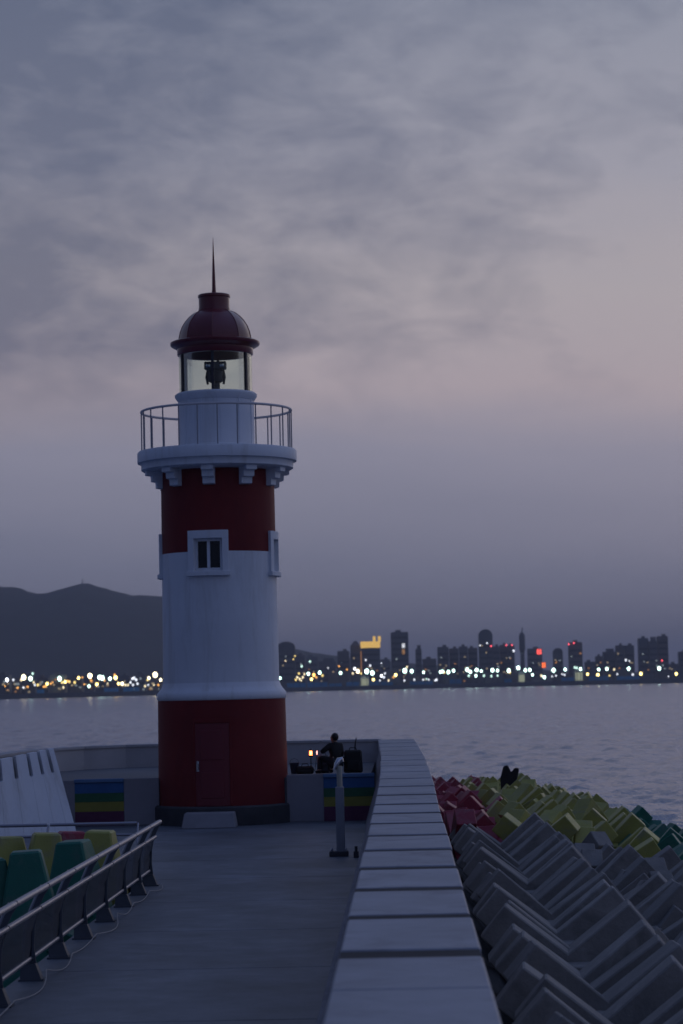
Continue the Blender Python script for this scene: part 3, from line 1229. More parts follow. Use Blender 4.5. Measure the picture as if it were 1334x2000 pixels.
# cable along the post feet
pts = []
random.seed(3)
for k in range(len(posts_y) - 1):
    a, b = posts_y[k], posts_y[k + 1]
    for q in range(8):
        f = q / 8
        y = a + (b - a) * f
        bow = math.sin(f * math.pi)
        pts.append((RAILX + 0.17 + (0.05 + 0.07 * math.sin(k * 2.3)) * bow, y, (0.05 + .06 * (k % 3 == 1)) * (1 - bow) + 0.014))
m_ = MB().tube(pts, 0.007, 6)
tag(part('cable', m_, M['cable'], None, True), 'thin pale cable looping along the feet of the railing posts', 'cable')

# ================================================================== post beside the sea wall
bp = at(668, 1668, 48.4)
pst = thing('lamp_post', (bp.x - .02, 48.4, 0), 'short grey post with a shiny bent cap beside the sea wall', 'post')
m_ = MB().box((0, 0, 0.70), (0.17, 0.17, 1.34))
part('lower_post', m_, M['greypost'], pst, bevel=0.012)
m_ = MB().tube([(0.005, 0, 1.36), (0.0, 0, 1.78)], 0.056, 14)
part('upper_pipe', m_, M['ivory'], pst, True)
m_ = MB().tube([(-0.085, -0.04, 1.72), (-0.05, -0.03, 1.82), (0.0, 0, 1.90), (0.05, 0.02, 1.92), (0.07, 0.02, 1.86)], 0.06, 12, taper=[0.03, 0.05, 0.058, 0.05, 0.03])
part('cap', m_, M['chrome'], pst, True)
m_ = MB().box((-0.04, 0, 0.05), (0.38, 0.30, 0.10))
bpl = part('base_block', m_, M['plinth'], pst, bevel=0.015)
bolt = MB().lathe(O, [(0.02, 0.1), (0.02, 0.14), (0.012, 0.15)], 8).mesh('bolt', M['steel'])
for sx2 in (-.18, .10):
    for sy2 in (-.11, .11):
        link('bolt', bolt, bpl, (sx2, sy2, 0))
m_ = MB()
m_.box((-1.02, 47.9, 0.06), (0.1, 0.14, 0.12))
m_.tube([(-1.02, 47.9, 0.12), (-1.02, 47.9, 0.22)], 0.03, 8)
tag(part('valve_box', m_, M['plinth'], None), 'small dark fitting at the foot of the sea wall beside the grey post', 'fitting')

# ================================================================== white slotted screen at the left
scr = thing('slotted_screen', (-9.2, 57, 0), 'white leaning screen wall with dark slots along its top edge', 'screen')
tb0, tb1 = Vector((-10.25, 55.2, -0.01)), Vector((-7.87, 58.0, -0.01))
tt1 = at(106, 1461, 58.5)
tt0 = at(-75, 1498, 55.6)
base_o = Vector((-9.2, 57, 0))
bnd = [0.0, 0.20, 0.36, 0.515, 0.67, 0.795, 0.91, 0.99]


def scr_pt(f, h):
    b = tb0.lerp(tb1, f)
    t = tt0.lerp(tt1, f)
    bow = Vector((0.10, 0.25, 0)) * math.sin(f * math.pi) * 0.6
    return b.lerp(t, h) + bow - base_o


for k in range(len(bnd) - 1):
    f0, f1 = bnd[k] + 0.0008, bnd[k + 1] - 0.0008
    g = 0.018
    ol = [scr_pt(f0, 0), scr_pt(f1, 0), scr_pt(f1, .72), scr_pt(f1 - (g if k < 6 else 0), .73), scr_pt(f1 - (g if k < 6 else 0), 1),
          scr_pt(f0 + (g if k else 0), 1), scr_pt(f0 + (g if k else 0), .73), scr_pt(f0, .72)]
    m_ = MB().prism(ol, (0.16, 0.16, 0.0) if False else (-0.10, 0.16, 0.0))
    part('panel', m_, M['white'], scr)
ol = [scr_pt(0.01, .62), scr_pt(.975, .62), scr_pt(.975, .97), scr_pt(.01, .97)]
m_ = MB().prism([p + Vector((-.14, .22, 0)) for p in ol], (-.04, .06, 0))
part('slot_backing', m_, M['plinth'], scr)

# ================================================================== person and gear on the platform
PX, PY = at(655, 1500, 62.2).x, 62.2


def skin_mesh(name, verts, edges, radii, mat, parent, root=0, sub=2, smooth=True):
    me_ = bpy.data.meshes.new(name)
    me_.from_pydata(verts, edges, [])
    o_ = link(name, me_, parent)
    sk = o_.modifiers.new('skin', 'SKIN')
    sk.use_smooth_shade = True
    if not me_.skin_vertices:
        me_.attributes.new
    bm_ = bmesh.new()
    bm_.from_mesh(me_)
    lay = bm_.verts.layers.skin.verify()
    bm_.verts.ensure_lookup_table()
    for i_, v_ in enumerate(bm_.verts):
        r_ = radii[i_]
        v_[lay].radius = r_ if isinstance(r_, tuple) else (r_, r_)
        v_[lay].use_root = (i_ == root)
    bm_.to_mesh(me_)
    bm_.free()
    ss = o_.modifiers.new('sub', 'SUBSURF')
    ss.levels = sub
    ss.render_levels = sub
    me_.materials.append(mat)
    return o_


per = thing('person', (PX, PY, PLZ - 0.02), 'person in black sitting on a low stool on the platform, elbow out', 'person', rz=R(-140))
J = {
    'pelvis': (0, 0.02, 0.33), 'waist': (0, 0.02, 0.46), 'chest': (0, -0.01, 0.62), 'neck0': (0, 0.0, 0.755), 'neck1': (0, -0.015, 0.82),
    'head': (0, -0.025, 0.92), 'crown': (0, -0.01, 0.99),
    'shR': (-0.185, 0.0, 0.705), 'elR': (-0.27, -0.06, 0.44), 'wrR': (-0.20, -0.29, 0.42), 'haR': (-0.18, -0.36, 0.42),
    'shL': (0.185, 0.0, 0.705), 'elL': (0.36, -0.08, 0.56), 'wrL': (0.15, -0.28, 0.60), 'haL': (0.09, -0.32, 0.63),
    'hipR': (-0.09, 0.0, 0.31), 'knR': (-0.17, -0.38, 0.43), 'anR': (-0.16, -0.36, 0.09), 'toR': (-0.17, -0.52, 0.04),
    'hipL': (0.09, 0.0, 0.31), 'knL': (0.17, -0.40, 0.42), 'anL': (0.18, -0.40, 0.09), 'toL': (0.20, -0.56, 0.04),
}
names = list(J)
rad = {'pelvis': (.14, .11), 'waist': (.125, .10), 'chest': (.15, .11), 'neck0': .07, 'neck1': .055, 'head': (.075, .095), 'crown': (.06, .075),
       'shR': .065, 'elR': .045, 'wrR': .03, 'haR': (.035, .02), 'shL': .065, 'elL': .045, 'wrL': .03, 'haL': (.035, .02),
       'hipR': .09, 'knR': .06, 'anR': .042, 'toR': .035, 'hipL': .09, 'knL': .06, 'anL': .042, 'toL': .035}
bones = [('pelvis', 'waist'), ('waist', 'chest'), ('chest', 'neck0'), ('neck0', 'neck1'), ('neck1', 'head'), ('head', 'crown'),
         ('chest', 'shR'), ('shR', 'elR'), ('elR', 'wrR'), ('wrR', 'haR'), ('chest', 'shL'), ('shL', 'elL'), ('elL', 'wrL'), ('wrL', 'haL'),
         ('pelvis', 'hipR'), ('hipR', 'knR'), ('knR', 'anR'), ('anR', 'toR'), ('pelvis', 'hipL'), ('hipL', 'knL'), ('knL', 'anL'), ('anL', 'toL')]
V = [J[n] for n in names]
E = [(names.index(a), names.index(b)) for a, b in bones]
RR = [rad[n] for n in names]
# fingers
for side, h, dirv in (('R', 'haR', Vector((0.25, -0.95, -0.1))), ('L', 'haL', Vector((-0.75, -0.62, 0.2)))):
    hp = Vector(J[h])
    dirv = dirv.normalized()
    lat = dirv.cross(Vector((0, 0, 1))).normalized()
    for q, (off, ln) in enumerate(((-.028, .062), (-.010, .072), (.009, .068), (.027, .052))):
        b = len(V)
        p1 = hp + lat * off + dirv * 0.025
        p2 = p1 + dirv * ln * .5 + Vector((0, 0, -0.006))
        p3 = p2 + dirv * ln * .4 + Vector((0, 0, -0.028))
        V += [tuple(p1), tuple(p2), tuple(p3)]
        E += [(names.index(h), b), (b, b + 1), (b + 1, b + 2)]
        RR += [.010, .009, .008]
    b = len(V)
    p1 = hp - lat * 0.035 + Vector((0, 0, .006))
    p2 = p1 - lat * .012 + dirv * .035
    V += [tuple(p1), tuple(p2)]
    E += [(names.index(h), b), (b, b + 1)]
    RR += [.012, .010]
body = skin_mesh('body', V, E, RR, M['skin'], per)


def clothes(name, keys, bn, grow, mat, lengths=None):
    vs_ = [J[k_] for k_ in keys]
    es_ = [(keys.index(a_), keys.index(b_)) for a_, b_ in bn]
    rs_ = []
    for k_ in keys:
        r_ = rad[k_]
        rs_.append(tuple(q + grow for q in r_) if isinstance(r_, tuple) else r_ + grow)
    return skin_mesh(name, vs_, es_, rs_, mat, per)


clothes('jacket', ['pelvis', 'waist', 'chest', 'neck0', 'neck1', 'shR', 'elR', 'wrR', 'shL', 'elL', 'wrL'],
        [('pelvis', 'waist'), ('waist', 'chest'), ('chest', 'neck0'), ('neck0', 'neck1'), ('chest', 'shR'), ('shR', 'elR'), ('elR', 'wrR'), ('chest', 'shL'), ('shL', 'elL'), ('elL', 'wrL')], 0.022, M['black'])
clothes('trousers', ['pelvis', 'hipR', 'knR', 'anR', 'hipL', 'knL', 'anL'],
        [('pelvis', 'hipR'), ('hipR', 'knR'), ('knR', 'anR'), ('pelvis', 'hipL'), ('hipL', 'knL'), ('knL', 'anL')], 0.016, M['trouser'])
for a, b in (('anR', 'toR'), ('anL', 'toL')):
    v0, v1 = Vector(J[a]), Vector(J[b])
    skin_mesh('shoe', [tuple(v0 + Vector((0, .04, -.045))), tuple(v0 + Vector((0, -.02, -.035))), tuple(v1 + Vector((0, 0, 0.0)))], [(0, 1), (1, 2)], [.045, .055, .042], M['black'], per)
# head details
def ellipsoid(c, r, n=16, m=10, zmin=-1.0):
    vs_, fs_ = [], []
    for i_ in range(m + 1):
        t_ = -math.pi / 2 + math.pi * i_ / m
        zz = max(math.sin(t_), zmin)
        for k_ in range(n):
            a_ = 2 * math.pi * k_ / n
            vs_.append((c[0] + r[0] * math.cos(t_) * math.cos(a_), c[1] + r[1] * math.cos(t_) * math.sin(a_), c[2] + r[2] * zz))
    for i_ in range(m):
        for k_ in range(n):
            l_ = (k_ + 1) % n
            fs_.append((i_ * n + k_, i_ * n + l_, (i_ + 1) * n + l_, (i_ + 1) * n + k_))
    return MB().poly(vs_, fs_)


part('face', ellipsoid((0, -0.035, 0.905), (0.078, 0.095, 0.115)), M['skin'], per, True)
part('hair', ellipsoid((0, 0.012, 0.935), (0.092, 0.102, 0.108)), M['hair'], per, True)
part('nose', MB().hexa([(-.016, -.125, .885), (.016, -.125, .885), (.012, -.12, .93), (-.012, -.12, .93)], [(-.010, -.152, .888), (.010, -.152, .888), (.004, -.128, .93), (-.004, -.128, .93)]), M['skin'], per, True)
for s in (-1, 1):
    part('ear', ellipsoid((0.082 * s, -0.025, 0.905), (0.012, 0.024, 0.034), 8, 6), M['skin'], per, True)
    part('eye', ellipsoid((0.032 * s, -0.122, 0.922), (0.013, 0.009, 0.008), 8, 6), M['hair'], per, True)
part('mouth', MB().box((0, -0.126, 0.860), (0.044, 0.012, 0.007)), M['hair'], per)

st = thing('stool', (PX, PY + .02, PLZ - .02), 'low black folding stool under the seated person', 'stool')
part('seat', MB().box((0, 0.02, 0.19), (0.36, 0.30, 0.025)), M['black'], st, bevel=0.006)
for sx2 in (-.15, .15):
    for s in (-1, 1):
        part('leg', MB().tube([(sx2, -.13 * s, 0.0), (sx2, .13 * s, 0.185)], 0.011, 6), M['dark_metal'], st)


def bag(name, c, size, mat, label, cat, flap=True):
    t = thing(name, c, label, cat)
    w, d, h = size
    m1 = MB().hexa([(-w / 2, -d / 2, 0), (w / 2, -d / 2, 0), (w / 2, d / 2, 0), (-w / 2, d / 2, 0)],
                   [(-w * .45, -d * .42, h), (w * .45, -d * .42, h), (w * .45, d * .42, h), (-w * .45, d * .42, h)])
    part('bag_body', m1, mat, t, bevel=0.04)
    m1 = MB().hexa([(-w * .36, -d / 2 - .05, h * .1), (w * .36, -d / 2 - .05, h * .1), (w * .36, -d / 2 + .03, h * .1), (-w * .36, -d / 2 + .03, h * .1)],
                   [(-w * .32, -d / 2 - .03, h * .55), (w * .32, -d / 2 - .03, h * .55), (w * .32, -d / 2 + .04, h * .55), (-w * .32, -d / 2 + .04, h * .55)])
    part('pocket', m1, mat, t, bevel=0.02)
    m1 = MB().tube([(-w * .2, 0, h - .02), (-w * .15, 0, h + .06), (w * .15, 0, h + .06), (w * .2, 0, h - .02)], 0.012, 6)
    part('strap', m1, mat, t)
    return t


gx = at(690, 1500, 62.6)
bag('tackle_bag', (gx.x, 62.6, PLZ - .02), (0.50, 0.36, 0.58), M['black'], 'large black tackle bag standing right of the seated person', 'bag')
gx = at(632, 1500, 62.7)
bag('rucksack', (gx.x, 62.7, PLZ - .02), (0.34, 0.28, 0.46), M['navy'], 'dark blue rucksack left of the seated person', 'bag')
gx = at(596, 1505, 62.4)
bag('gear_bag', (gx.x, 62.4, PLZ - .02), (0.46, 0.24, 0.20), M['black'], 'low black gear bag under the glowing red lantern', 'bag')
gx = at(575, 1500, 62.6)
bk = thing('bucket', (gx.x, 62.6, PLZ - .02), 'small dark bucket close to the lighthouse wall', 'bucket')
part('bucket_body', MB().lathe(O, [(0.085, 0), (0.12, .26), (0.127, .27), (0.127, .285), (0.11, .285), (0.08, .02)], 20), M['navy'], bk, True)
part('handle', MB().tube([(-.125, 0, .26), (-.09, 0, .36), (0, 0, .40), (.09, 0, .36), (.125, 0, .26)], 0.006, 6), M['dark_metal'], bk)
r0, r1 = at(692, 1480, 62.9), at(696, 1441, 63.1)
fr = thing('fishing_rod', (r0.x, 62.9, PLZ - .02), 'thin dark fishing rod standing upright out of the tackle bag', 'fishing rod')
d = r1 - r0
part('rod_blank', MB().tube([(0, 0.05, 0.1), (d.x * .5, .1, .75), (d.x, .2, r1.z - PLZ + .02)], .016, 8, taper=[.022, .018, .012]), M['black'], fr, True)
part('grip', MB().tube([(0, 0.045, 0.08), (d.x * .2, .065, .35)], .028, 8), M['dark_metal'], fr)
# lantern with red glow
M['glow_red'] = emitter('glow_red', (1.0, 0.13, 0.03), 11)
M['glow_hot'] = emitter('glow_hot', (1.0, 0.36, 0.14), 8)
M['glow_pink'] = emitter('glow_pink', (1.0, 0.35, 0.30), 3.5)
lp = at(607, 1470, 62.6)
ln = thing('lantern', (lp.x, 62.6, PLZ - .02), 'small lantern on a thin stand glowing orange red beside the lighthouse', 'lantern')
hz = lp.z - PLZ + .02
part('stand', MB().tube([(0, 0, 0.0), (0, 0, hz - .1)], 0.012, 6), M['dark_metal'], ln)
for k in range(3):
    a = k * 2.094
    part('leg', MB().tube([(0, 0, .22), (.16 * math.sin(a), .16 * math.cos(a), 0)], 0.009, 6), M['dark_metal'], ln)
part('lantern_base', MB().lathe((0, 0, hz), [(0.045, -.11), (0.06, -.09), (0.05, -.07)], 12), M['dark_metal'], ln)
part('glow_tube', MB().lathe((0, 0, hz), [(0.034, -.07), (0.040, -.02), (0.034, .05)], 12), M['glow_red'], ln, True)
part('lantern_cap', MB().lathe((0, 0, hz), [(0.05, .05), (0.05, .065), (0.015, .1)], 12), M['dark_metal'], ln)
part('filament', MB().tube([(0, -.042, hz - .045), (0.01, -.042, hz + .035)], 0.013, 8), M['glow_hot'], ln)
pp = at(619, 1470, 62.5)
fl = thing('float_light', (pp.x, 62.5, PLZ - .02), 'small pink glowing float light between the lantern and the person', 'light')
part('rod', MB().tube([(-.06, 0, .1), (0, 0, pp.z - PLZ - .02)], .007, 6), M['dark_metal'], fl)
part('glow_tip', MB().lathe((0, 0, pp.z - PLZ + .02), [(.010, -.05), (.017, 0), (.010, .05)], 10), M['glow_pink'], fl, True)

# black bag lying on the yellow blocks
bb = at(994, 1520, 75.0)
t = thing('black_sack', (bb.x, 75.0, bb.z), 'black open sack with two pointed corners lying on the yellow armour blocks', 'bag')
outl = [(-.24, -.75), (.24, -.75), (.24, 0), (.31, .30), (.17, .32), (.06, .17), (-.04, .40), (-.17, .38), (-.28, .0)]
part('sack', MB().prism([(x_, -.16, z_) for x_, z_ in outl], (0.03, .32, 0)), M['black'], t, bevel=.03)
part('handle', MB().tube([(-.12, -.02, .3), (-.05, -.05, .2), (.05, -.05, .18), (.2, -.02, .26)], .014, 6), M['black'], t)

# ================================================================== far shore
M['shore'] = material('shore_rock', (0.045, 0.045, 0.05), 0.9, 0.3, 0.02)
M['shoretop'] = material('shore_ground', (0.07, 0.07, 0.07), 0.9, 0.3, 0.01)
M['forest'] = material('hill_forest', (0.030, 0.036, 0.034), 0.95, 0.35, 0.012)


def shore_y(u):
    """depth of the far waterline for a photo column"""
    if u < 430:
        return 1900 + (u + 200) / 630 * 350
    return 2250 + min(1, (u - 430) / 120) * 120


shore = thing('far_shore', (0, 0, 0), 'dark low far shore with stone revetment', None)
shore['kind'] = 'structure'
us = list(range(-900, 2400, 60))
fr_, bk_, top_ = [], [], []
random.seed(4)
for u in us:
    Y = shore_y(min(max(u, -200), 1500))
    p = at(u, 1340, Y)
    fr_.append((p.x, Y, SEA - 1))
    top_.append((p.x, Y + 10, 1.6 + random.uniform(-.3, .3)))
    q = at(u, 1340, 7500)
    bk_.append((q.x, 7500, 3.0))
n = len(us)
mb = MB().poly(fr_ + top_ + bk_, [(i, i + 1, n + i + 1, n + i) for i in range(n - 1)])
part('revetment', mb, M['shore'], shore)
mb = MB().poly(top_ + bk_, [(i, i + 1, n + i + 1, n + i) for i in range(n - 1)])
part('shore_ground', mb, M['shoretop'], shore)

# hills: ridge heights read off the skyline
ridge = [(-700, 1215), (-400, 1170), (-200, 1150), (-60, 1140), (0, 1152), (30, 1158), (60, 1163), (100, 1158), (140, 1151), (165, 1149), (195, 1154), (235, 1159), (275, 1163), (315, 1166),
         (370, 1180), (430, 1208), (490, 1238), (560, 1268), (640, 1282), (760, 1292), (900, 1304), (1100, 1312), (1500, 1318)]
RU = [a for a, _ in ridge]
RV = [b for _, b in ridge]
HY0, HY1 = 2700, 5200
nu, nv = 150, 26
vs, fs = [], []
rng = np.random.RandomState(8)
ph = rng.rand(12) * 6.28
uu = np.linspace(-700, 1500, nu)
for j in range(nv):
    f = j / (nv - 1)
    Y = HY0 + (HY1 - HY0) * f
    for u in uu:
        tv = float(np.interp(u, RU, RV))
        top = at(u, tv, 4300).z
        prof_ = math.sin(min(1, f / 0.64) * math.pi / 2) ** 1.3 if f < 0.64 else math.cos((f - .64) / .36 * math.pi / 2) ** .8
        wob = sum(math.sin(u * (0.012 + .008 * k) + ph[k] + f * (3 + k)) for k in range(6)) / 6
        bumpz = sum(math.sin(u * (0.11 + .07 * k) + ph[k] * 3 + f * (17 + 5 * k)) for k in range(5)) / 5
        z = top * prof_ * (1 + 0.10 * wob * (1 - abs(2 * f - 1.28))) if f != 0.64 else top
        z = z + bumpz * (3.0 if u < 600 else 1.0) * (0.3 + prof_)
        x = at(u, tv, 4300).x * (0.86 + .14 * Y / 4300)
        vs.append((x, Y, max(z, 1.2) if j else 1.0))
for j in range(nv - 1):
    for k in range(nu - 1):
        b = j * nu + k
        fs.append((b, b + 1, b + nu + 1, b + nu))
o = part('hills', MB().poly(vs, fs), M['forest'], None, True, angle=180)
tag(o, 'dark wooded hills across the bay', kind='structure')

mp_ = at(161, 1150, 4300)
t = thing('radio_mast', (mp_.x, 4300, mp_.z - 6), 'thin radio mast on the top of the dark hill', 'mast')
part('mast_column', MB().tube([(0, 0, 0), (0, 0, 24)], 0.9, 6, taper=[1.2, .5]), M['dark_metal'], t)
part('crossarm', MB().box((0, 0, 17), (4, .6, .6)), M['dark_metal'], t)

# ------------------------------------------------------------------ city buildings
M['bld'] = [material('tower_grey', (0.110, 0.105, 0.115), 0.7, 0.08, 0.03), material('tower_brown', (0.135, 0.115, 0.112), 0.7, 0.08, 0.03),
            material('tower_blue', (0.085, 0.095, 0.118), 0.5, 0.08, 0.03), material('tower_pale', (0.17, 0.165, 0.165), 0.7, 0.08, 0.03)]
M['bwin'] = material('dark_window_band', (0.018, 0.021, 0.028), 0.3)
LIT = {'w': emitter('lit_warm', (1.0, 0.80, 0.50), 0.38), 'c': emitter('lit_cool', (0.80, 0.95, 1.0), 0.34),
       'o': emitter('lit_orange', (1.0, 0.45, 0.14), 0.42)}


def bbox_at(u0, u1, v, Y):
    a, b = at(u0, v, Y), at(u1, v, Y)
    return (a.x + b.x) / 2, (b.x - a.x), (a.z + b.z) / 2


def building(u0, u1, v, Y, mat, label, top='flat', windows=True, seed=0, cat='building'):
    rnd = random.Random(seed)
    x_, w_, h_ = bbox_at(u0, u1, v, Y)
    g0 = 1.5
    t = thing('tower_block' if h_ > 25 else 'low_building', (x_, Y, g0), label, cat, 'buildings on the far shore')
    h = h_ - g0
    d = max(14, w_ * .75)
    body_h = h if top == 'flat' else h * .9
    wall_ = part('wall', MB().box((0, 0, body_h / 2), (w_, d, body_h)), mat, t)
    if top == 'flat':
        part('parapet', MB().box((0, 0, h + .4), (w_ * .96, d * .96, 0.8)), mat, t)
        part('roof_house', MB().box((rnd.uniform(-.15, .15) * w_, 0, h + 1.6), (w_ * .32, d * .4, 3.0)), mat, t)
    elif top == 'arch':
        pts_ = [(w_ * .5 * math.cos(math.pi * k_ / 12), -d * .45, body_h - .1 + h * .12 * math.sin(math.pi * k_ / 12)) for k_ in range(13)]
        part('arched_roof', MB().prism(pts_, (0, d * .9, 0)), mat, t)
    elif top == 'point':
        part('pointed_roof', MB().hexa([(-w_ * .46, -d * .45, body_h), (w_ * .46, -d * .45, body_h), (w_ * .46, d * .45, body_h), (-w_ * .46, d * .45, body_h)],
                                       [(-w_ * .12, -d * .1, h), (w_ * .12, -d * .1, h), (w_ * .12, d * .1, h), (-w_ * .12, d * .1, h)]), mat, t)
    elif top == 'step':
        part('upper_storeys', MB().box((w_ * .08, 0, (body_h + h) / 2), (w_ * .6, d * .6, h - body_h)), mat, t)
    if windows:
        # storey bands on the face toward the bay and end walls
        n_ = int(body_h / 6.4)
        for k_ in range(1, n_):
            part('window_band', MB().box((0, 0, k_ * 6.4 + 1.2), (w_ * .9, d + .5, 2.4)), M['bwin'], t)
        for k_ in range(rnd.randint(2, 5)):
            m1 = MB().box((rnd.uniform(-.4, .4) * w_, -d / 2 - .35, rnd.uniform(.05, .8) * body_h), (rnd.uniform(1.2, 2.4), .4, rnd.uniform(1.0, 1.8)))
            part('lit_window', m1, LIT[rnd.choice('wwco')], t)
    return t


B = M['bld']
blds = [
    (542, 576, 1255, 2600, 0, 'arch', 'broad dark tower right beside the lighthouse on the far shore'),
    (577, 596, 1281, 2700, 1, 'flat', 'low grey block next to the broad tower beside the lighthouse'),
    (598, 621, 1284, 3000, 3, 'flat', 'pale low block behind the shore lights, third right of the lighthouse'),
    (622, 656, 1286, 2900, 0, 'step', 'wide low stepped block left of the brown tower'),
    (659, 682, 1273, 2700, 1, 'flat', 'brown block left of the pointed tower'),
    (684, 704, 1252, 2620, 0, 'point', 'dark tower with pointed top left of the gold crowned block'),
    (743, 762, 1289, 2950, 3, 'flat', 'low pale block between the gold crowned block and the tall slab'),
    (763, 797, 1236, 2700, 2, 'flat', 'tallest broad slab tower with white and orange signs'),
    (811, 823, 1260, 2650, 0, 'step', 'slim tower right of the tallest slab'),
    (825, 852, 1288, 2800, 1, 'flat', 'low block right of the slim tower'),
    (854, 876, 1265, 2700, 0, 'flat', 'first of four joined slabs in the middle of the skyline'),
    (877, 895, 1268, 2720, 1, 'flat', 'second of four joined slabs in the middle of the skyline'),
    (896, 913, 1264, 2700, 0, 'flat', 'third of four joined slabs in the middle of the skyline'),
    (914, 932, 1267, 2720, 1, 'flat', 'fourth of four joined slabs in the middle of the skyline'),
    (934, 961, 1231, 2620, 2, 'arch', 'tall dark tower with arched top'),
    (962, 975, 1264, 2700, 0, 'flat', 'slab touching the right side of the arched tower'),
    (976, 990, 1261, 2720, 1, 'flat', 'slab with a red light, second right of the arched tower'),
    (991, 1004, 1262, 2700, 0, 'flat', 'slab third right of the arched tower, left of the spire tower'),
    (1030, 1058, 1268, 2950, 3, 'flat', 'faint block carrying the red sign'),
    (1080, 1098, 1267, 2650, 0, 'arch', 'dark rounded tower right of the red signs'),
    (1110, 1136, 1256, 2640, 1, 'flat', 'broad tower with two red lights on its roof'),
    (1142, 1162, 1294, 2800, 0, 'flat', 'low block right of the tower with two red roof lights'),
    (1163, 1176, 1283, 2760, 1, 'flat', 'small block at the left foot of the right hand cluster'),
    (1177, 1201, 1267, 2700, 0, 'step', 'left block of the right hand cluster'),
    (1202, 1217, 1262, 2680, 1, 'flat', 'second block of the right hand cluster'),
    (1218, 1237, 1262, 2700, 0, 'flat', 'third block of the right hand cluster'),
    (1246, 1265, 1248, 2660, 2, 'flat', 'left part of the tall triple block at the right'),
    (1266, 1282, 1244, 2650, 0, 'step', 'middle part of the tall triple block at the right'),
    (1283, 1303, 1244, 2660, 1, 'flat', 'right part of the tall triple block at the right'),
    (1304, 1323, 1298, 2800, 0, 'flat', 'low block right of the tall triple block'),
    (1325, 1350, 1274, 2700, 0, 'flat', 'tower cut off by the right picture edge'),
]
random.seed(9)
for k, (u0, u1, v, Y, mi, top, lab) in enumerate(blds):
    building(u0, u1, v, Y, B[mi], lab, top, True, 100 + k)
# gold crowned block
M['gold'] = emitter('gold_light', (1.0, 0.62, 0.16), 0.85)
g = building(705, 742, 1267, 2600, B[2], 'dark office block with a glowing gold crown', 'flat', True, 3)
gx0 = g.location
_, w_, hb = bbox_at(705, 742, 1267, 2600)
_, _, hc = bbox_at(705, 742, 1255, 2600)
crown = part('gold_crown', MB().box((0, 0, (hb + hc) / 2 - 1.5 + 1), (w_ * 1.03, 16, hc - hb)), M['gold'], g)
for u in (731, 741):
    q = at(u, 1252, 2600)
    part('gold_sign', MB().box((q.x - gx0.x, -1, hc - 1.5 + 3.6), (3.0, 2, 6)), M['gold'], crown)
part('gold_edge', MB().box((-w_ * .49, -w_ * .36 - 7, hb * .5), (1.0, .6, hb * .8)), emitter('gold_dim', (1.0, .45, .15), .35), g)
# signs on the slab tower
M['sign_white'] = emitter('sign_white', (0.9, 0.93, 1.0), 1.5)
M['sign_orange'] = emitter('sign_orange', (1.0, 0.5, 0.18), 0.55)
M['sign_red'] = emitter('sign_red', (1.0, 0.10, 0.08), 2.2)
M['sign_red2'] = emitter('sign_red2', (1.0, 0.17, 0.04), 2.2)


def shore_sign(u, v, Y, w_, h_, mat, label, parts=2):
    q = at(u, v, Y)
    t_ = thing('illuminated_sign', (q.x, Y, q.z), label, 'sign')
    part('sign_frame', MB().box((0, .5, 0), (w_ + .8, .6, h_ + .8)), M['bwin'], t_)
    for k_ in range(parts):
        part('sign_panel', MB().box((-w_ / 2 + (k_ + .5) * w_ / parts, 0, 0), (w_ / parts - .8, .4, h_)), mat, t_)
    return t_


shore_sign(788, 1261, 2650, 3.6, 5.0, M['sign_white'], 'white lit sign on the tallest slab tower')
shore_sign(788, 1273, 2650, 3.4, 5.5, M['sign_orange'], 'dim orange lit sign below the white one on the slab tower')
shore_sign(1053, 1273, 2900, 6.0, 6.0, M['sign_red'], 'upper red lit sign on the faint block')
shore_sign(1062, 1299, 2890, 5.0, 6.0, M['sign_red2'], 'lower orange red lit sign right of the faint block')
# spire tower
sp_ = bbox_at(1013, 1025, 1229, 2600)
t = thing('spire_tower', (sp_[0], 2600, 1.5), 'slim observation tower with a wide head in the skyline', 'tower', 'buildings on the far shore')
hh = sp_[2] - 1.5
part('shaft', MB().lathe(O, [(2.6, 0), (2.2, hh * .6)], 10), B[0], t)
part('tower_head', MB().lathe(O, [(2.0, hh * .55), (3.3, hh * .62), (3.3, hh * .88), (1.5, hh * .94)], 10), B[0], t)
part('antenna', MB().tube([(0, 0, hh * .93), (.6, 0, hh * 1.03)], .5, 6), B[0], t)
# red roof lights
M['red_lamp'] = emitter('red_lamp', (1.0, 0.10, 0.14), 3.0)
for k, (u, v, Y) in enumerate([(1111, 1258, 2630), (1121, 1256, 2630), (959, 1262, 2610), (1293, 1290, 2640), (989, 1260, 2700), (1000, 1260, 2690)]):
    q = at(u, v, Y)
    lab = ['left red roof light on the broad tower', 'right red roof light on the broad tower', 'red light on the edge of the arched tower',
           'red light low on the tall triple block', 'faint red light on the slab second right of the arched tower', 'faint red light on the slab left of the spire tower'][k]
    t = thing('roof_light', (q.x, Y, q.z), lab, 'light', 'red lights on the far towers')
    part('lamp_bracket', MB().box((0, .8, -1.2), (.5, .5, 2.2)), M['bwin'], t)
    part('lamp_head', ellipsoid((0, 0, 0), (.75, .75, 1.0), 8, 6), M['red_lamp'], t, True)

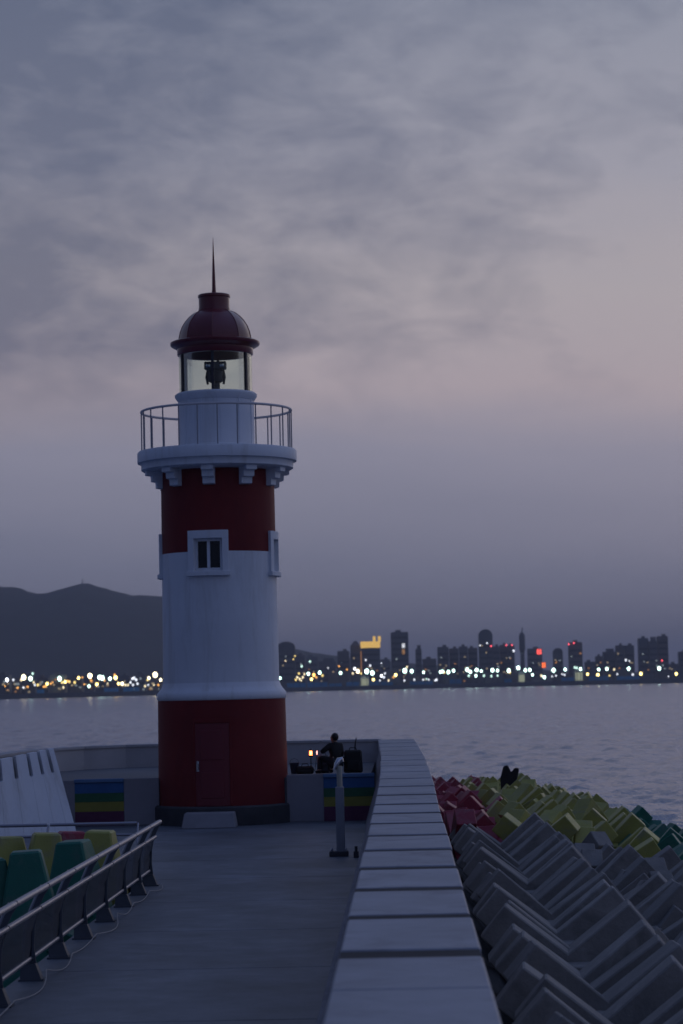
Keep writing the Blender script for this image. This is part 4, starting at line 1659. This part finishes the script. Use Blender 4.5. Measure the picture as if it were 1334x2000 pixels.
# low buildings on the left shore and along the quay
random.seed(31)
low = []
u = -20
while u < 310:
    w = random.uniform(16, 34)
    low.append((u, u + w * .85, random.uniform(1318, 1334), shore_y(u) + random.uniform(60, 220)))
    u += w
for k, (u0, u1, v, Y) in enumerate(low):
    building(u0, u1, v, Y, random.choice(B), 'low waterfront building below the hills, %s from the left edge' % ordinal(k), 'flat', True, 300 + k)
low = []
u = 560
while u < 1340:
    w = random.uniform(22, 46)
    if random.random() < .8:
        low.append((u, u + w * .8, random.uniform(1312, 1326) - (u - 560) * .008, 2470 + random.uniform(0, 60)))
    u += w
for k, (u0, u1, v, Y) in enumerate(low):
    building(u0, u1, v, Y, random.choice(B), 'low waterfront building right of the lighthouse, %s from the lighthouse' % ordinal(k), 'flat', False, 400 + k)

# pale floodlit halls and blue hoardings on the quay
M['flood'] = material('pale_hall_wall', (0.55, 0.55, 0.48), 0.7)
M['hall_glow'] = emitter('hall_glow', (0.85, 0.92, 0.66), 0.34)
for k, (u0, u1, v, Y) in enumerate([(704, 720, 1322, 2440), (1012, 1024, 1314, 2440), (1122, 1137, 1308, 2440)]):
    x_, w_, h_ = bbox_at(u0, u1, v, Y)
    lab = ['pale quay hall with a lit front under the gold crowned block', 'pale hall with a lit front below the spire tower', 'pale hall with a lit front below the tower with red roof lights'][k]
    t = thing('quay_hall', (x_, Y, 1.5), lab, 'building')
    part('wall', MB().box((0, 0, h_ * .36), (w_, 14, h_ * .72)), M['flood'], t)
    pts_ = [(w_ * .5 * math.cos(math.pi * q / 10), -7.2, h_ * .72 + (h_ * .25) * math.sin(math.pi * q / 10)) for q in range(11)]
    part('lit_glazed_front', MB().box((0, -7.1, h_ * .36), (w_ * .92, .3, h_ * .62)), M['hall_glow'], t)  # added glowing panel standing in for floodlight on the hall wall
    part('barrel_roof', MB().prism(pts_, (0, 14.4, 0)), M['flood'], t)
M['hoard'] = material('blue_hoarding', (0.05, 0.30, 0.52), 0.6, 0.2, 0.05)
hs_ = [(560, 598), (600, 640), (642, 668), (676, 702), (722, 742), (744, 768), (800, 846), (878, 902), (985, 1000), (1096, 1122), (1150, 1190), (1205, 1250), (72, 86), (203, 232), (240, 272)]
for k, (u0, u1) in enumerate(hs_):
    Y = shore_y(u0) + 26
    a, b = at(u0, 1340, Y), at(u1, 1340, shore_y(u1) + 26)
    t = thing('site_hoarding', (a.x, a.y, 1.4), 'blue hoarding along the far quay, %s %s' % (ordinal(k if k < 12 else k - 12), 'right of the lighthouse' if k < 12 else 'left of the lighthouse'), 'hoarding', 'blue hoardings on the far quay')
    dv = Vector((b.x - a.x, b.y - a.y, 0))
    nseg = max(2, int(dv.length / 6))
    hh_ = random.uniform(3.2, 5.0)
    for q in range(nseg):
        f0 = dv * ((q + .03) / nseg)
        f1 = dv * ((q + .97) / nseg)
        part('hoarding_panel', MB().prism([(f0.x, f0.y, 0), (f1.x, f1.y, 0), (f1.x, f1.y, hh_), (f0.x, f0.y, hh_)], (0, .3, 0)), M['hoard'], t)

# ------------------------------------------------------------------ shore lamps
LC = {'W': (1.0, 0.84, 0.52), 'C': (0.66, 1.0, 0.88), 'Y': (1.0, 0.74, 0.24), 'O': (1.0, 0.46, 0.10), 'P': (0.85, 0.9, 1.0)}
LM = {k: emitter('lamp_' + k, c, 7.0) for k, c in LC.items()}
LD = {k: emitter('small_lamp_' + k, c, 2.0) for k, c in LC.items()}
CN = {'W': 'warm white', 'C': 'cool greenish white', 'Y': 'yellow', 'O': 'orange', 'P': 'bluish white'}
lamps = []
c3 = [(187, 780, 'W', 2.3), (168, 800, 'W', 1.2), (240, 790, 'C', 1.9), (258, 750, 'C', 1.1), (470, 790, 'C', 2.0), (710, 768, 'W', 2.3), (720, 805, 'O', 1.1), (703, 850, 'C', 1.3), (785, 780, 'C', 1.9),
      (808, 785, 'C', 2.0), (868, 790, 'C', 1.6), (912, 783, 'Y', 1.9), (905, 760, 'O', 1.1), (1225, 760, 'W', 2.5), (55, 800, 'P', 1.5), (105, 800, 'P', 1.0), (935, 830, 'Y', 1.3), (965, 830, 'W', 1.5),
      (620, 785, 'Y', 1.3), (590, 820, 'Y', 1.2), (372, 830, 'Y', 1.3), (360, 850, 'O', 1.1), (345, 855, 'O', .9), (490, 820, 'Y', 1.1), (515, 815, 'Y', 1.3), (535, 810, 'O', 1.1), (548, 815, 'Y', 1.0), (500, 860, 'W', 1.0),
      (400, 830, 'O', .9), (415, 820, 'O', .8), (765, 835, 'Y', 1.4), (825, 805, 'O', .9), (850, 830, 'W', .8), (1175, 785, 'W', 1.4), (1165, 800, 'Y', 1.0), (1145, 850, 'W', 1.0), (1170, 840, 'P', .9),
      (1268, 800, 'W', 1.3), (1250, 840, 'O', 1.0), (1215, 840, 'W', .8), (265, 820, 'W', 1.0), (275, 840, 'P', .9), (298, 840, 'Y', 1.1), (218, 855, 'O', 1.0), (185, 860, 'P', .9), (140, 862, 'O', .9), (40, 850, 'O', .7),
      (1030, 820, 'P', 1.1), (1045, 790, 'P', 1.2), (1060, 785, 'P', 1.2), (1075, 800, 'P', 1.2), (1085, 830, 'P', 1.0), (1010, 840, 'W', 1.0), (990, 840, 'W', 1.1), (1050, 840, 'P', 1.0), (650, 780, 'O', .8), (665, 835, 'O', .8)]
for a, b, c, s in c3:
    lamps.append((a / 4.042, 1130 + b / 4.042, c, s, 'L'))
c4 = [(55, 405, 'C', 1.4), (245, 300, 'C', 1.2), (193, 330, 'C', 1.2), (235, 378, 'C', 1.6), (307, 370, 'C', 1.7), (325, 388, 'Y', 1.2), (255, 412, 'Y', 1.4), (270, 385, 'O', 1.5), (285, 400, 'O', 1.1), (440, 372, 'C', 1.5),
      (550, 362, 'W', 1.9), (530, 345, 'P', 1.3), (518, 375, 'W', 1.1), (606, 362, 'C', 2.4), (642, 372, 'C', 2.2), (628, 325, 'P', 1.2), (600, 290, 'P', 1.0), (648, 415, 'Y', 1.4), (700, 390, 'P', 1.3), (715, 400, 'P', 1.2),
      (722, 375, 'P', 1.0), (690, 420, 'P', .9), (790, 385, 'Y', 1.6), (775, 400, 'O', 1.0), (848, 358, 'C', 2.3), (892, 362, 'C', 1.8), (862, 335, 'W', 1.1), (846, 420, 'P', 1.0), (908, 415, 'P', 1.0), (967, 368, 'C', 1.3),
      (1075, 365, 'C', 1.5), (1088, 362, 'C', 1.4), (1100, 370, 'Y', 1.0), (1125, 366, 'C', 1.8), (1158, 358, 'C', 1.6), (1245, 352, 'C', 1.9), (1265, 365, 'C', 1.6), (1255, 390, 'C', 1.2), (1303, 352, 'C', 1.7), (1300, 390, 'C', 1.3),
      (1050, 415, 'P', 1.2), (1040, 420, 'P', .9), (1000, 415, 'P', .9), (965, 415, 'P', .9), (985, 410, 'C', .8), (175, 375, 'Y', 1.1), (165, 400, 'W', 1.2), (180, 410, 'W', 1.2), (155, 415, 'Y', 1.1), (200, 400, 'W', 1.2), (210, 380, 'W', 1.0), (190, 420, 'W', .9),
      (150, 265, 'Y', .9), (140, 285, 'Y', .8), (90, 295, 'W', .8), (480, 350, 'O', .9), (430, 330, 'O', .9), (570, 375, 'Y', 1.0), (745, 420, 'W', 1.0), (360, 340, 'P', .7), (700, 310, 'P', .7)]
for a, b, c, s in c4:
    lamps.append((530 + a / 3.254, 1200 + b / 3.254, c, s, 'R'))
c5 = [(5, 358, 'C', 1.6), (33, 366, 'C', 1.3), (50, 396, 'C', 1.2), (105, 360, 'C', 1.9), (98, 398, 'C', 1.2), (138, 362, 'C', 1.5), (138, 395, 'C', 1.0), (210, 362, 'C', 1.9), (218, 375, 'Y', 1.0), (271, 345, 'C', 1.9), (317, 360, 'C', 1.6),
      (346, 358, 'C', 1.6), (363, 390, 'C', 1.3), (420, 395, 'W', 1.2), (440, 405, 'C', 1.5), (430, 400, 'C', 1.0), (499, 360, 'C', 2.0), (574, 355, 'C', 1.5), (636, 342, 'C', 1.2), (650, 345, 'C', 1.2), (673, 352, 'C', 1.5),
      (718, 385, 'Y', 1.3), (785, 390, 'Y', 1.6), (790, 355, 'C', 1.5), (843, 352, 'C', 1.6), (890, 355, 'W', 1.1), (860, 395, 'Y', .9), (965, 295, 'P', 1.2), (988, 300, 'P', .8), (983, 350, 'C', 1.7), (1010, 388, 'P', 1.2),
      (1062, 383, 'Y', 1.6), (1180, 348, 'C', 1.9), (1290, 383, 'Y', 1.5), (242, 235, 'P', 1.2), (70, 185, 'P', .9), (25, 200, 'P', .8), (515, 395, 'P', .9), (490, 400, 'P', .8), (570, 390, 'P', 1.0), (555, 385, 'P', .8), (755, 410, 'W', .8), (910, 385, 'P', .9), (1240, 400, 'P', .7)]
for a, b, c, s in c5:
    lamps.append((930 + a / 3.302, 1200 + b / 3.302, c, s, 'R'))
lamps.sort(key=lambda q: q[0])
cnt = {}
for u, v, c, s, sd_ in lamps:
    Y = shore_y(u) + (40 if v > 1300 else 170)
    q = at(u, v, Y)
    key = (sd_, c, s >= 1.25)
    cnt[key] = cnt.get(key, -1) + 1
    side_t = 'left of the lighthouse' if sd_ == 'L' else 'right of the lighthouse'
    lab = '%s %s %s lamp from the left on far shore %s' % (ordinal(cnt[key]), 'bright' if s >= 1.25 else 'small', CN[c], side_t)
    t = thing('shore_lamp', (q.x, Y, 1.4), lab, 'lamp', 'lamps along the far shore')
    hgt = q.z - 1.4
    part('lamp_pole', MB().tube([(0, .6, 0), (0, .6, hgt)], .25, 5), M['bwin'], t)
    k_ = 0.82 * s
    part('lamp_head', ellipsoid((0, 0, hgt), (k_, k_, k_ * 1.25), 8, 6), (LM if s >= 1.25 else LD)[c], t, True)

# ================================================================== haze
mh = bpy.data.materials.new('haze_air')
mh.use_nodes = True
nt = mh.node_tree
nt.nodes.clear()
pv = nt.nodes.new('ShaderNodeVolumePrincipled')
pv.inputs['Color'].default_value = (0.80, 0.82, 0.92, 1)
pv.inputs['Density'].default_value = 0.000135
pv.inputs['Anisotropy'].default_value = 0.2
mo = nt.nodes.new('ShaderNodeOutputMaterial')
nt.links.new(pv.outputs[0], mo.inputs['Volume'])
mb = MB().box((0, 3700, 118), (26000, 30000, 244))
hz_ = part('haze', mb, mh, None)
tag(hz_, 'thin bluish evening haze over the bay', kind='stuff')
